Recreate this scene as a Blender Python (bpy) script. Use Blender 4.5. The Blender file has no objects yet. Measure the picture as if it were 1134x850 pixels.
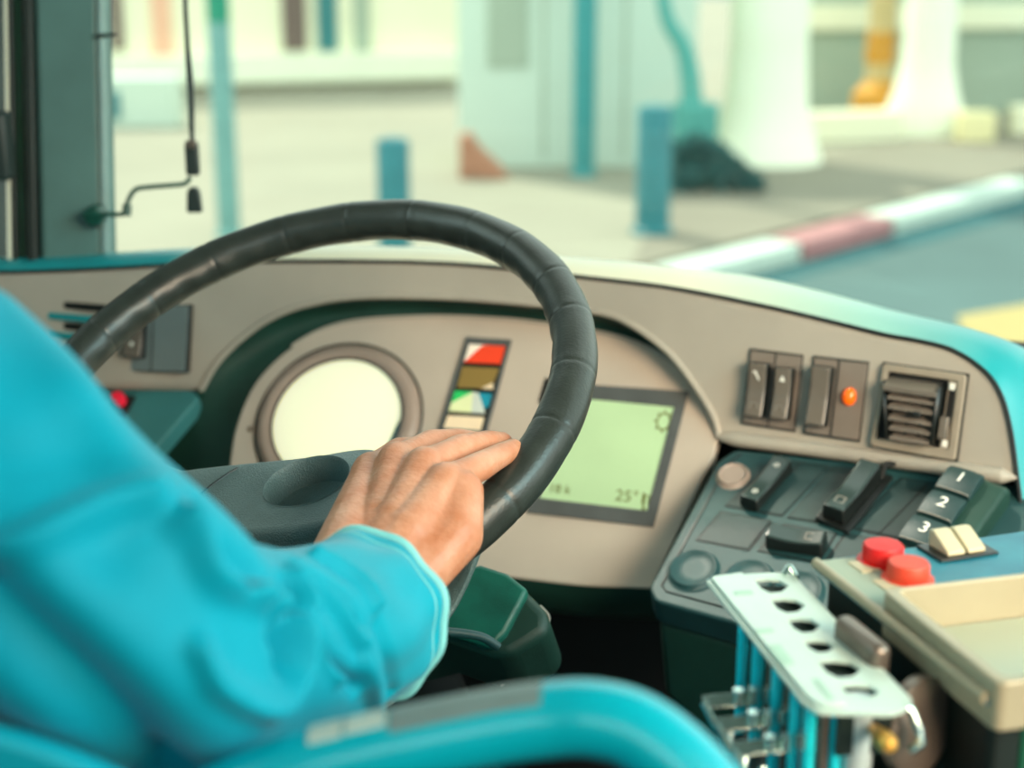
import bpy, bmesh, math, random
import numpy as np
from mathutils import Vector, geometry
random.seed(4); rng = np.random.default_rng(4)
R_ = math.radians
sc = bpy.context.scene
col = sc.collection

# ------------------------------------------------------------------ camera, light, exposure
W, H, FPX = 1134, 850, 1700.0
CAM = np.array([0.0, 0.0, 2.3])
YAW, PITCH = 20.0, 15.9
cd = bpy.data.cameras.new('camera'); cam = bpy.data.objects.new('camera', cd); col.objects.link(cam)
cam.location = CAM; cam.rotation_euler = (R_(90 - PITCH), 0, R_(YAW))
cd.sensor_width = 36; cd.lens = 36 * FPX / W; cd.clip_start = .05; cd.clip_end = 300
cd.dof.use_dof = True; cd.dof.focus_distance = 1.09; cd.dof.aperture_fstop = 4.1
sc.camera = cam
wd = bpy.data.worlds.new('sky'); sc.world = wd; wd.use_nodes = True
bgn = wd.node_tree.nodes['Background']
bgn.inputs[0].default_value = (.90, 1.0, .94, 1); bgn.inputs[1].default_value = 2.0
def lamp(name, kind, loc, target, energy, colr, size=None):
    l = bpy.data.lights.new(name, kind); l.energy = energy; l.color = colr
    o = bpy.data.objects.new(name, l); col.objects.link(o); o.location = loc
    o.rotation_euler = (Vector(target) - Vector(loc)).to_track_quat('-Z', 'Y').to_euler()
    if kind == 'AREA': l.shape = 'RECTANGLE'; l.size, l.size_y = size
    if kind == 'SUN': l.angle = R_(.6)
    return o
lamp('sun', 'SUN', (-8, 5, 14), (0, 0, 0), 4.2, (1, .93, .76))
# added area lamps to brighten the cab, then daylight through the side window
dl = lamp('warm_wing_key', 'AREA', (.95, .15, 2.6), (.0, 1.3, 1.98), 9, (1, .76, .52), (.7, .8)); dl.data.spread = R_(75)  # warm key added to light the right wing of the dashboard
lamp('teal_fill', 'AREA', (1.2, .75, 2.85), (-.3, .8, 1.95), 16, (.50, .96, 1), (.9, .6))  # teal fill added to light the shirt, rim and left dashboard
lamp('rear_fill', 'AREA', (.1, -1.35, 2.8), (-.3, .7, 1.9), 10, (.82, 1, .98), (1.6, .6))  # fill added behind the camera to brighten rail and sleeve
lamp('side_window_daylight', 'AREA', (-1.6, .2, 2.75), (-.5, .7, 2.0), 5, (.62, .97, 1), (1.2, .7))
vs = sc.view_settings; vs.view_transform = 'Standard'; vs.look = 'None'; vs.exposure = 0; vs.gamma = 1; vs.use_curve_mapping = False

# ------------------------------------------------------------------ geometry helpers
yw, pt = R_(YAW), R_(PITCH)
FWD = np.array([-math.sin(yw) * math.cos(pt), math.cos(yw) * math.cos(pt), -math.sin(pt)])
RGT = np.array([math.cos(yw), math.sin(yw), 0.0]); UPV = np.cross(RGT, FWD)
def nz(v): v = np.asarray(v, float); return v / np.linalg.norm(v)
def ray(px, py): return RGT * ((px - W / 2) / FPX) - UPV * ((py - H / 2) / FPX) + FWD
def at(px, py, d): return CAM + ray(px, py) * d
def on_z(px, py, z): r = ray(px, py); return CAM + r * ((z - CAM[2]) / r[2])
def gp(px, py, z=0.0): return on_z(px, py, z)
class Frame:
    def __init__(s, o, az=0, el=0, n=None, u=None):
        s.o = np.asarray(o, float)
        if n is None:
            a, e = R_(az), R_(el)
            s.n = np.array([math.sin(a) * math.cos(e), -math.cos(a) * math.cos(e), math.sin(e)]); s.u = np.array([math.cos(a), math.sin(a), 0])
        else: s.n = nz(n); s.u = nz(np.asarray(u) - s.n * (np.asarray(u) @ s.n))
        s.v = np.cross(s.n, s.u)
    def P(s, u, v, h=0.0): return s.o + s.u * u + s.v * v + s.n * h
    def uv(s, px, py, h=0.0):
        r = ray(px, py); o = s.o + s.n * h; k = ((o - CAM) @ s.n) / (r @ s.n); d = CAM + r * k - s.o
        return (float(d @ s.u), float(d @ s.v))
    def px(s, pts, h=0.0): return [s.uv(*p, h) for p in pts]
def interp(poly, n):
    """resample a polyline of any dimension by Catmull-Rom to n points"""
    p = np.asarray(poly, float); m = len(p)
    q = np.vstack([2 * p[0] - p[1], p, 2 * p[-1] - p[-2]]); out = []
    for t in np.linspace(0, m - 1, n):
        i = min(int(t), m - 2); f = t - i; a, b, c, d = q[i:i + 4]
        out.append(.5 * (2 * b + (c - a) * f + (2 * a - 5 * b + 4 * c - d) * f * f + (3 * b - a - 3 * c + d) * f ** 3))
    return np.array(out)
def roundpoly(poly, r, k=5):
    p = [np.asarray(q, float) for q in poly]; out = []
    for i in range(len(p)):
        a, b, c = p[i - 1], p[i], p[(i + 1) % len(p)]
        rr = min(r, .45 * np.linalg.norm(a - b), .45 * np.linalg.norm(c - b))
        s = b + nz(a - b) * rr; e = b + nz(c - b) * rr
        for t in np.linspace(0, 1, k): out.append((1 - t) ** 2 * s + 2 * t * (1 - t) * b + t * t * e)
    return [tuple(q) for q in out]
class MB:
    def __init__(s): s.v = []; s.f = []; s.m = []
    def add(s, V, F, mi=0):
        k = len(s.v); s.v += [tuple(map(float, x)) for x in V]; s.f += [tuple(i + k for i in f) for f in F]; s.m += [mi] * len(F); return s
    def prism(s, fr, poly, h0, h1, mi=0, shrink=1.0):
        n = len(poly); c = np.mean(poly, 0)
        a = sum(poly[i][0] * poly[(i + 1) % n][1] - poly[(i + 1) % n][0] * poly[i][1] for i in range(n))
        if a < 0: poly = poly[::-1]
        top = [c + (np.asarray(q) - c) * shrink for q in poly]
        V = [fr.P(*q, h0) for q in poly] + [fr.P(*q, h1) for q in top]
        F = [tuple(range(n - 1, -1, -1)), tuple(range(n, 2 * n))] + [(i, (i + 1) % n, n + (i + 1) % n, n + i) for i in range(n)]
        return s.add(V, F, mi)
    def box(s, fr, u0, u1, v0, v1, h0, h1, mi=0): return s.prism(fr, [(u0, v0), (u1, v0), (u1, v1), (u0, v1)], h0, h1, mi)
    def ring(s, fr, outer, inner, h0, h1, mi=0):
        n = len(outer); V = []
        for h in (h0, h1):
            V += [fr.P(*q, h) for q in outer]; V += [fr.P(*q, h) for q in inner]
        F = []
        for i in range(n):
            j = (i + 1) % n
            F += [(2 * n + i, 2 * n + j, 3 * n + j, 3 * n + i), (j, i, n + i, n + j), (i, j, 2 * n + j, 2 * n + i), (n + j, n + i, 3 * n + i, 3 * n + j)]
        return s.add(V, F, mi)
    def tube(s, pts, r, k=12, cap=True, mi=0):
        p = np.asarray(pts, float); n = len(p); rs = np.broadcast_to(np.asarray(r, float), (n,))
        t = np.gradient(p, axis=0); t /= np.linalg.norm(t, axis=1)[:, None]
        up = np.array([0, 0, 1.0]) if abs(t[0][2]) < .9 else np.array([1.0, 0, 0])
        a = nz(np.cross(t[0], up)); V = []
        for i in range(n):
            a = nz(a - t[i] * (a @ t[i])); b = np.cross(t[i], a)
            for j in range(k):
                g = 2 * math.pi * j / k; V.append(p[i] + rs[i] * (math.cos(g) * a + math.sin(g) * b))
        F = [(i * k + j, i * k + (j + 1) % k, (i + 1) * k + (j + 1) % k, (i + 1) * k + j) for i in range(n - 1) for j in range(k)]
        if cap: F += [tuple(range(k - 1, -1, -1)), tuple(range((n - 1) * k, n * k))]
        return s.add(V, F, mi)
    def grid(s, G, mi=0, closed=False):
        G = np.asarray(G); n, m = G.shape[:2]; mm = m if closed else m - 1
        F = [(i * m + j, i * m + (j + 1) % m, (i + 1) * m + (j + 1) % m, (i + 1) * m + j) for i in range(n - 1) for j in range(mm)]
        return s.add(G.reshape(-1, 3), F, mi)
    def lathe(s, fr, prof, u=0, v=0, k=40, su=1, sv=1, mi=0):
        """profile of (radius, height) turned about the frame normal at u,v"""
        G = [[fr.P(u + r * su * math.cos(2 * math.pi * j / k), v + r * sv * math.sin(2 * math.pi * j / k), h) for j in range(k)] for r, h in prof]
        return s.grid(G, mi, True)
    def ball(s, c, r, k=14, mi=0):
        fr = Frame(c); r = np.broadcast_to(r, (3,))
        G = [[np.asarray(c) + np.array([r[0] * math.sin(a) * math.cos(b), r[1] * math.sin(a) * math.sin(b), r[2] * math.cos(a)]) for b in np.linspace(0, 2 * math.pi, 2 * k, endpoint=False)] for a in np.linspace(.001, math.pi - .001, k)]
        return s.grid(G, mi, True)
    def capsule(s, p0, r0, p1, r1, k=16):
        p0 = np.asarray(p0, float); p1 = np.asarray(p1, float); d = nz(p1 - p0)
        a = nz(np.cross(d, [0, 0, 1.0] if abs(d[2]) < .9 else [1.0, 0, 0])); b = np.cross(d, a); G = []
        st = [(p0, r0, q) for q in np.linspace(-math.pi / 2 + .05, 0, 6)] + [(p1, r1, q) for q in np.linspace(0, math.pi / 2 - .05, 6)]
        for p, r, q in st:
            G.append([p + d * r * math.sin(q) + r * math.cos(q) * (math.cos(g) * a + math.sin(g) * b) for g in np.linspace(0, 2 * math.pi, k, endpoint=False)])
        G = np.array(G); n0 = len(s.v); s.grid(G, 0, True); n = len(G)
        s.f += [tuple(n0 + j for j in range(k - 1, -1, -1)), tuple(n0 + (n - 1) * k + j for j in range(k))]; s.m += [0, 0]
        return s
    def plate(s, fr, outer, holes, h0, h1, mi=0):
        loops = [outer] + holes; flat = [q for l in loops for q in l]
        tri = geometry.tessellate_polygon([[Vector((q[0], q[1], 0)) for q in l] for l in loops]); n = len(flat)
        V = [fr.P(*q, h0) for q in flat] + [fr.P(*q, h1) for q in flat]; F = []
        for t in tri:
            a, b, c = [np.asarray(flat[i]) for i in t]
            if (b[0] - a[0]) * (c[1] - a[1]) - (b[1] - a[1]) * (c[0] - a[0]) < 0: t = t[::-1]
            F += [tuple(i + n for i in t), tuple(t[::-1])]
        k = 0
        for l in loops:
            for i in range(len(l)):
                j = (i + 1) % len(l); F.append((k + i, k + j, n + k + j, n + k + i))
            k += len(l)
        return s.add(V, F, mi)
def base_of(o):
    p = Vector((0, 0, 0))
    while o is not None: p = p + Vector(o.location); o = o.parent
    return np.array(p)
def build(mb, name, mats, parent=None, smooth=True, bevel=0, seg=3, sub=0, solid=0, angle=38, off=-1):
    V = np.array(mb.v)
    if parent is not None: loc = base_of(parent)
    else: loc = np.array([(V[:, 0].min() + V[:, 0].max()) / 2, (V[:, 1].min() + V[:, 1].max()) / 2, V[:, 2].min()])
    me = bpy.data.meshes.new(name); me.from_pydata([tuple(x) for x in V - loc], [], mb.f)
    mats = mats if isinstance(mats, (list, tuple)) else [mats]
    for m in mats: me.materials.append(m)
    me.polygons.foreach_set('material_index', mb.m)
    bm = bmesh.new(); bm.from_mesh(me); bmesh.ops.remove_doubles(bm, verts=bm.verts, dist=1e-6); bmesh.ops.recalc_face_normals(bm, faces=bm.faces); bm.to_mesh(me); bm.free()
    o = bpy.data.objects.new(name, me); col.objects.link(o)
    if parent is None: o.location = loc
    else: o.parent = parent
    if smooth:
        me.polygons.foreach_set('use_smooth', [True] * len(me.polygons)); me.set_sharp_from_angle(angle=R_(angle))
    if solid:
        md = o.modifiers.new('thick', 'SOLIDIFY'); md.thickness = solid; md.offset = off
    if bevel:
        md = o.modifiers.new('bevel', 'BEVEL'); md.width = bevel; md.segments = seg; md.limit_method = 'ANGLE'; md.angle_limit = R_(35); md.harden_normals = False
    if sub:
        md = o.modifiers.new('sub', 'SUBSURF'); md.levels = md.render_levels = sub
    return o
def tag(o, label, cat, group=None):
    o['label'] = label; o['category'] = cat
    if group: o['group'] = group
    return o
def struct(o): o['kind'] = 'structure'; return o
def empty(name, loc, label, cat, group=None):
    o = bpy.data.objects.new(name, None); col.objects.link(o); o.location = tuple(map(float, loc)); o.empty_display_size = .05
    return tag(o, label, cat, group)
def remesh(mb, voxel, smooth=6, fac=.5):
    me = bpy.data.meshes.new('tmp'); me.from_pydata(mb.v, [], mb.f)
    o = bpy.data.objects.new('tmp', me); col.objects.link(o)
    m = o.modifiers.new('r', 'REMESH'); m.mode = 'VOXEL'; m.voxel_size = voxel
    m = o.modifiers.new('s', 'SMOOTH'); m.factor = fac; m.iterations = smooth
    dg = bpy.context.evaluated_depsgraph_get(); ev = o.evaluated_get(dg); e = ev.to_mesh()
    V = np.array([v.co for v in e.vertices]); F = [tuple(p.vertices) for p in e.polygons]; N = np.array([v.normal for v in e.vertices])
    ev.to_mesh_clear(); bpy.data.objects.remove(o); bpy.data.meshes.remove(me)
    return V, F, N
def text(s, fr, u, v, size, h, mat, name, parent, thick=.0003, shear=0, width=1.0):
    c = bpy.data.curves.new('t', 'FONT'); c.body = s; c.size = 1; c.align_x = 'CENTER'; c.align_y = 'CENTER'; c.extrude = .001; c.shear = shear
    o = bpy.data.objects.new('t', c); col.objects.link(o); dg = bpy.context.evaluated_depsgraph_get()
    me = bpy.data.meshes.new_from_object(o.evaluated_get(dg)); bpy.data.objects.remove(o)
    mb = MB(); mb.add([fr.P(u + q.co.x * size * width, v + q.co.y * size, h + (thick if q.co.z > 0 else 0)) for q in me.vertices], [tuple(p.vertices) for p in me.polygons])
    bpy.data.meshes.remove(me)
    return build(mb, name, mat, parent, smooth=False)

# ------------------------------------------------------------------ materials (procedural)
def lin(c): return tuple((x / 255 / 12.92 if x <= 10 else ((x / 255 + .055) / 1.055) ** 2.4) for x in c) + (1,)
def pm(name, rgb, rough=.5, metal=0, var=.12, vscale=20, bump=0, bscale=200, emit=0, rgb2=None, coat=0, spec=.5, stretch=None, sss=0, emrgb=None):
    m = bpy.data.materials.new(name); m.use_nodes = True; nt = m.node_tree; N = nt.nodes; L = nt.links; b = N['Principled BSDF']
    tc = N.new('ShaderNodeTexCoord'); mp = N.new('ShaderNodeMapping'); L.new(tc.outputs['Object'], mp.inputs[0])
    if stretch: mp.inputs['Scale'].default_value = stretch
    n = N.new('ShaderNodeTexNoise'); n.inputs['Scale'].default_value = vscale; n.inputs['Detail'].default_value = 5; L.new(mp.outputs[0], n.inputs[0])
    cr = N.new('ShaderNodeValToRGB'); L.new(n.outputs[0], cr.inputs[0]); c = lin(rgb)
    cr.color_ramp.elements[0].position = .32; cr.color_ramp.elements[1].position = .68
    cr.color_ramp.elements[0].color = tuple(x * (1 - var) for x in c[:3]) + (1,)
    cr.color_ramp.elements[1].color = lin(rgb2) if rgb2 else tuple(min(1, x * (1 + var)) for x in c[:3]) + (1,)
    L.new(cr.outputs[0], b.inputs['Base Color'])
    b.inputs['Roughness'].default_value = rough; b.inputs['Metallic'].default_value = metal; b.inputs['Specular IOR Level'].default_value = spec
    if coat: b.inputs['Coat Weight'].default_value = coat; b.inputs['Coat Roughness'].default_value = .1
    if sss: b.inputs['Subsurface Weight'].default_value = sss; b.inputs['Subsurface Radius'].default_value = (.01, .004, .002); b.inputs['Subsurface Scale'].default_value = .5
    if emit: 
        b.inputs['Emission Strength'].default_value = emit
        b.inputs['Emission Color'].default_value = lin(emrgb or rgb)
    if bump:
        n2 = N.new('ShaderNodeTexNoise'); n2.inputs['Scale'].default_value = bscale; n2.inputs['Detail'].default_value = 3; L.new(mp.outputs[0], n2.inputs[0])
        bp = N.new('ShaderNodeBump'); bp.inputs['Strength'].default_value = bump; bp.inputs['Distance'].default_value = .001; L.new(n2.outputs[0], bp.inputs['Height']); L.new(bp.outputs[0], b.inputs['Normal'])
    return m
def glass_mat(name, tint=(.95, 1, .98, 1), gloss=.06):
    m = bpy.data.materials.new(name); m.use_nodes = True; nt = m.node_tree; N = nt.nodes; L = nt.links; N.remove(N['Principled BSDF'])
    t = N.new('ShaderNodeBsdfTransparent'); t.inputs[0].default_value = tint
    g = N.new('ShaderNodeBsdfGlossy'); g.inputs['Roughness'].default_value = .02
    mx = N.new('ShaderNodeMixShader'); fr = N.new('ShaderNodeFresnel'); fr.inputs[0].default_value = 1.3
    L.new(fr.outputs[0], mx.inputs[0]); L.new(t.outputs[0], mx.inputs[1]); L.new(g.outputs[0], mx.inputs[2]); L.new(mx.outputs[0], N['Material Output'].inputs[0]); return m
def sunlit_pad():  # sunlit middle and shaded teal ends put into the pad colour
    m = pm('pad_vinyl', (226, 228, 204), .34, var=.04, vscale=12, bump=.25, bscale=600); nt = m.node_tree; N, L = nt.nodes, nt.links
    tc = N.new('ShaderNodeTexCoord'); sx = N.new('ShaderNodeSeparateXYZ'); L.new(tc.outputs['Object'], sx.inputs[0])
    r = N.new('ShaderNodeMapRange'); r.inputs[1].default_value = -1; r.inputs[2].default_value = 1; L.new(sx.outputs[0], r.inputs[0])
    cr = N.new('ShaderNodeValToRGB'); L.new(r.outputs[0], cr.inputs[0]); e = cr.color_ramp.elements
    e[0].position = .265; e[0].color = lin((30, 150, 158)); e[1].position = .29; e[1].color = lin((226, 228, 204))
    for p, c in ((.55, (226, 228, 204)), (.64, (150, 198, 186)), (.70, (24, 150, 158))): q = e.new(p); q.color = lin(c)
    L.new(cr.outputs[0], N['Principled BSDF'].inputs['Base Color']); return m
M = dict(
    fascia=pm('fascia_plastic', (168, 162, 150), .42, var=.10, vscale=7, bump=.35, bscale=900),
    pad=sunlit_pad(), ledge=pm('ledge_teal', (58, 122, 124), .4, var=.08, vscale=14, bump=.3, bscale=900), ventp=pm('vent_plastic', (150, 140, 124), .42, var=.1, vscale=30, bump=.2, bscale=1100),  # ledge: teal light on the left end put into its colour
    hood=pm('hood_plastic', (22, 58, 48), .5, var=.2, vscale=15, bump=.3, bscale=700),
    cluster=pm('cluster_plastic', (186, 174, 160), .45, var=.08, vscale=9, bump=.3, bscale=1200),
    lower=pm('console_plastic', (34, 70, 72), .42, var=.10, vscale=25, bump=.4, bscale=1100),
    blank=pm('blank_plastic', (26, 55, 56), .4, var=.1, vscale=30, bump=.3, bscale=1300),
    black=pm('black_plastic', (22, 26, 25), .35, var=.2, bump=.15, bscale=500),
    dark=pm('dark_void', (7, 9, 8), .7, var=.2),
    side_=pm('side_plate', (112, 128, 130), .42, var=.08), mid=pm('panel_plastic', (122, 112, 102), .42, var=.08, vscale=30, bump=.25, bscale=1100),  # side_plate: cool copy of the panel plastic, left-end shade in its colour
    rockerdark=pm('rocker_dark', (44, 60, 58), .22, var=.08, bump=.08, bscale=600, coat=.3), rocker=pm('rocker_plastic', (108, 101, 92), .22, var=.08, bump=.08, bscale=600, coat=.3),
    icon=pm('icon_white', (235, 235, 225), .5, var=.02),
    icon2=pm('icon_dim', (135, 132, 124), .5, var=.02),
    bezel=pm('bezel_grey', (158, 140, 128), .35, var=.05),
    dial=pm('dial_white', (238, 240, 215), .3, var=.01, emit=.6, emrgb=(238, 244, 210)),  # dial glow stands in for sky reflected in its glass
    needle=pm('needle_teal', (60, 120, 120), .4),
    orange=pm('orange_lens', (255, 110, 10), .12, var=.05, emit=.35, coat=.6, emrgb=(255, 90, 0)),
    lcd=pm('lcd_green', (168, 196, 152), .3, var=.05, vscale=14, emit=.25),
    lcdframe=pm('lcd_frame', (84, 88, 88), .4, var=.12, vscale=40),
    lcdink=pm('lcd_ink', (105, 112, 50), .6, var=.05),
    red=pm('red_lens', (232, 70, 40), .35, var=.05, emit=.12), white=pm('white_lens', (240, 226, 210), .4, var=.03, emit=.1),
    olive=pm('olive_lens', (140, 116, 62), .4, var=.06), green=pm('green_lens', (40, 190, 100), .4, emit=.1), blue=pm('blue_lens', (30, 140, 165), .4), pale=pm('pale_lens', (222, 230, 180), .4), cream=pm('cream_lens', (238, 216, 184), .4), greyw=pm('grey_lens', (198, 206, 198), .4),
    leather=pm('rim_leather', (44, 50, 46), .36, var=.18, vscale=60, bump=.22, bscale=420, spec=.6),
    grain=pm('hub_grain', (88, 110, 110), .36, var=.10, vscale=50, bump=.9, bscale=750, spec=.6),
    grain2=pm('hub_grain_light', (110, 108, 100), .4, var=.25, vscale=500, bump=.8, bscale=800),
    cowl=pm('cowl_plastic', (16, 92, 78), .4, var=.3, vscale=30, bump=.3, bscale=900),
    skin=pm('skin', (208, 128, 86), .42, var=.2, vscale=38, bump=.6, bscale=260, rgb2=(212, 154, 124), sss=.12),
    hair=pm('hair_dark', (40, 32, 28), .6, bump=.6, bscale=300),
    shirt=pm('shirt_teal', (0, 158, 180), .6, var=.04, vscale=30, bump=.2, bscale=900, spec=.18), cuffedge=pm('hem_lit', (130, 206, 206), .6, var=.05), partition=pm('partition_teal', (0, 170, 190), .5, var=.04),
    trousers=pm('trousers_teal', (6, 150, 165), .7, var=.08, vscale=30),
    seat=pm('seat_fabric', (8, 120, 130), .8, var=.15, vscale=60),
    rail=pm('rail_teal', (0, 176, 194), .28, var=.03, coat=.35),
    chrome=pm('brushed_metal', (205, 225, 220), .25, 1, var=.06, vscale=40),
    plate=pm('plate_white', (196, 216, 204), .36, 0, var=.04, vscale=30, coat=.3),
    sticker=pm('sticker_pale', (170, 204, 184), .5, var=.06, vscale=60),
    tealtube=pm('tube_teal', (30, 222, 238), .3, var=.05, coat=.3),
    brownmetal=pm('bronze_metal', (120, 108, 98), .3, .5, var=.1),
    machine=pm('machine_dark', (14, 30, 26), .5, var=.4, vscale=18),
    machtop=pm('machine_blue', (8, 112, 136), .42, var=.12, vscale=30, rgb2=(36, 132, 150)),
    machside=pm('machine_green', (10, 84, 60), .5, var=.3),
    tray=pm('tray_beige', (168, 158, 132), .35, .1, var=.06, vscale=14), trayfloor=pm('tray_floor', (172, 180, 158), .3, .1, var=.04, vscale=10),
    redbtn=pm('button_red', (220, 10, 3), .5, var=.04), salmon=pm('button_red_worn', (222, 46, 20), .5, var=.05, rgb2=(228, 92, 60)),
    brass=pm('brass', (226, 170, 80), .3, .6), ivory=pm('switch_ivory', (206, 194, 160), .4, var=.03),
    knobred=pm('knob_red', (235, 30, 60), .35, emit=.1),
    pillar=pm('pillar_plastic', (80, 116, 112), .5, var=.12, vscale=9, bump=.4, bscale=500), seal=pm('rubber_seal', (24, 36, 32), .55, var=.2), pillaredge=pm('pillar_edge', (120, 150, 148), .35),
    greenp=pm('pillar_green', (14, 74, 54), .5, var=.2),
    cord=pm('cord_black', (34, 48, 46), .5), cordgreen=pm('bracket_green', (14, 70, 58), .35),
    floor=pm('cab_floor', (40, 44, 42), .8, var=.2), roof=pm('cab_roof', (120, 122, 112), .7), wallm=pm('cab_wall', (90, 96, 92), .7),
    paving=pm('paving', (146, 142, 126), .85, var=.07, vscale=.6), walkshade=pm('sidewalk', (128, 122, 108), .85, var=.07, vscale=.7), road=pm('asphalt', (74, 100, 100), .8, var=.12, vscale=.8),  # walkshade: shade on the pavement put into a greyer colour
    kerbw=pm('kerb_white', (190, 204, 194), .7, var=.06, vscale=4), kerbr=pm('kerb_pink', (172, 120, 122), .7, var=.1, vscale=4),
    boll=pm('bollard_teal', (42, 118, 126), .5, var=.1, vscale=6), poleg=pm('pole_green', (22, 140, 112), .5), polet=pm('pole_grey', (110, 158, 154), .5), poled=pm('pole_teal', (52, 140, 142), .5),
    wallw=pm('wall_white', (244, 246, 224), .7, var=.03, vscale=1.2), wallp=pm('wall_pale_teal', (200, 216, 202), .7, var=.03, vscale=.8), wallg=pm('wall_grey', (164, 178, 160), .7, var=.04, vscale=.8), wallc=pm('wall_cream', (240, 236, 208), .7, var=.03, vscale=.8),
    maroon=pm('shop_maroon', (110, 92, 86), .6, var=.1), winteal=pm('window_teal', (50, 120, 126), .25), orangew=pm('panel_orange', (238, 184, 156), .6), brick=pm('brick_red', (168, 116, 92), .8, var=.15, vscale=8),
    tan=pm('post_tan', (200, 176, 128), .7, var=.08, vscale=3), ochre=pm('ochre_paint', (204, 142, 40), .6, var=.1, vscale=4), cream2=pm('block_cream', (238, 226, 176), .7), yellowsun=pm('sunlit_yellow', (168, 150, 96), .7), brownb=pm('block_brown', (160, 124, 78), .7),
    railhighlight=pm('rail_highlight', (122, 140, 138), .4, var=.1, vscale=30),  # highlight along the rail put into a pale strip colour
    silver=pm('silver_paint', (196, 210, 210), .3, .2, var=.03),
    kerb_shade=pm('kerb_shade', (18, 84, 90), .7, var=.1, vscale=1),
    shrub=pm('shrub_teal', (34, 92, 92), .8, var=.25, vscale=12), pot=pm('pot_teal', (84, 160, 152), .7),
    glass=glass_mat('windscreen_glass'), cover=glass_mat('gauge_glass', (1, 1, 1, 1)),
)

M['shirt'].node_tree.nodes['Principled BSDF'].inputs['Sheen Weight'].default_value = .12
M['shirt'].node_tree.nodes['Principled BSDF'].inputs['Sheen Roughness'].default_value = .4

# ------------------------------------------------------------------ street (structure first)
mb = MB(); mb.add([(-60, -8, 0), (60, -8, 0), (60, 90, 0), (-60, 90, 0)], [(0, 1, 2, 3)]); struct(build(mb, 'ground', M['road'], smooth=False))
kz = .14
K = [gp(600, 338, kz), gp(760, 303, kz), gp(890, 270, kz), gp(992, 242, kz), gp(1134, 204, kz), gp(1260, 170, kz)]
kdir = nz(K[-1] - K[0]); far = K[-1] + kdir * 30; near = K[0] - kdir * 30
kin = np.array([-kdir[1], kdir[0], 0]) * .32                         # kerb width, towards the pavement
fz = Frame((0, 0, 0), n=(0, 0, 1), u=(1, 0, 0))
mb = MB(); pv = [near + kin, far + kin, far + np.array([-70, 60, 0]), near + np.array([-60, 60, 0])]
mb.prism(fz, [(p[0], p[1]) for p in pv], .004, kz, 0); struct(build(mb, 'sidewalk', M['paving'], smooth=False))
# shade on the pavement behind the kerb, painted as a greyer strip
w0, w1 = gp(742, 200, kz), gp(1134, 132, kz)
mb = MB(); q = [K[0] + kin, far + kin, w1 + kdir * 25, w1, w0, gp(700, 290, kz)]
mb.prism(fz, [(p[0], p[1]) for p in q], kz, kz + .006); struct(build(mb, 'sidewalk_shade', M['walkshade'], smooth=False))

# ------------------------------------------------------------------ bus cab shell
FZ = 1.0
fx = Frame((0, 0, 0), n=(0, 0, 1), u=(1, 0, 0))
mb = MB(); mb.box(fx, -1.38, 1.35, -1.6, 1.9, FZ - .05, FZ); struct(build(mb, 'floor', M['floor'], smooth=False))
mb = MB(); mb.box(fx, -1.38, 1.35, -1.6, 1.66, 3.12, 3.17); struct(build(mb, 'ceiling', M['roof'], smooth=False))
mb = MB(); mb.box(fx, -1.38, 1.35, -1.65, -1.6, FZ, 3.12); struct(build(mb, 'wall_back', M['wallm'], smooth=False))
mb = MB(); mb.box(fx, -1.38, -1.33, -1.6, 1.9, FZ, 2.3); mb.box(fx, -1.38, -1.33, 1.3, 1.9, 2.3, 3.12); struct(build(mb, 'wall_left', M['wallm'], smooth=False))  # unseen corner post and raised sill added to cut light on the left
mb = MB(); mb.box(fx, 1.35, 1.40, -1.6, -.75, FZ, 3.12); struct(build(mb, 'wall_right', M['wallm'], smooth=False))
mb = MB(); mb.box(fx, -1.33, 1.35, 1.9, 1.95, FZ, 1.5); struct(build(mb, 'wall_front', M['wallm'], smooth=False))
mb = MB(); mb.grid([[(x, 1.925 - .10 * t - .05 * (x / 1.3) ** 2, 1.5 + 1.62 * t) for x in np.linspace(-1.33, 1.35, 24)] for t in np.linspace(0, 1, 8)])
struct(build(mb, 'window_1', M['glass'], solid=.006))
mb = MB(); mb.box(fx, -1.358, -1.352, -1.5, 1.3, 2.3, 3.1); struct(build(mb, 'window_2', M['glass'], smooth=False))

# windscreen pillar at the left
pd = 1.72
def vstrip(mb, x0, x1, x0b, x1b, d0, d1, mi=0, y0=-90, y1=330):
    c, e = at(x1b, y1, d0), at(x0b, y1, d0)                             # strip from below the dash up to the ceiling, leaning a little
    a, b = at(x0, y0, d0), at(x1, y0, d0); a, b = [q + (p - q) * ((3.10 - q[2]) / (p[2] - q[2])) for p, q in ((a, e), (b, c))]
    # stand upright: keep plan position of the foot, rise to the top height
    foot = [c, e]; top = [b, a]
    th = FWD * np.array([1, 1, 0]); th = nz(th) * d1
    V = [e, c, b, a, e + th, c + th, b + th, a + th]
    mb.add(V, [(0, 1, 2, 3), (7, 6, 5, 4), (0, 4, 5, 1), (1, 5, 6, 2), (2, 6, 7, 3), (3, 7, 4, 0)], mi); return mb
PB = at(70, 330, pd)
pil = empty('windscreen_pillar', (PB[0], PB[1], FZ), 'dark grey-green windscreen pillar with black rubber seals at the left edge', 'pillar')
build(vstrip(MB(), 34, 108, 44, 117, pd, .06), 'pillar_cover', M['pillar'], pil, bevel=.008)
build(vstrip(MB(), 105, 111, 113, 120, pd - .003, .02), 'edge_strip', M['pillaredge'], pil, bevel=.002)
build(vstrip(MB(), 23, 33, 30, 42, pd - .005, .03), 'rubber_seal', M['seal'], pil, bevel=.003)
build(vstrip(MB(), 13, 22, 21, 29, pd + .01, .03), 'channel_strip', M['greenp'], pil, bevel=.003)
build(vstrip(MB(), 6, 12, 14, 20, pd + .0, .03), 'rubber_seal', M['seal'], pil, bevel=.003)
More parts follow.
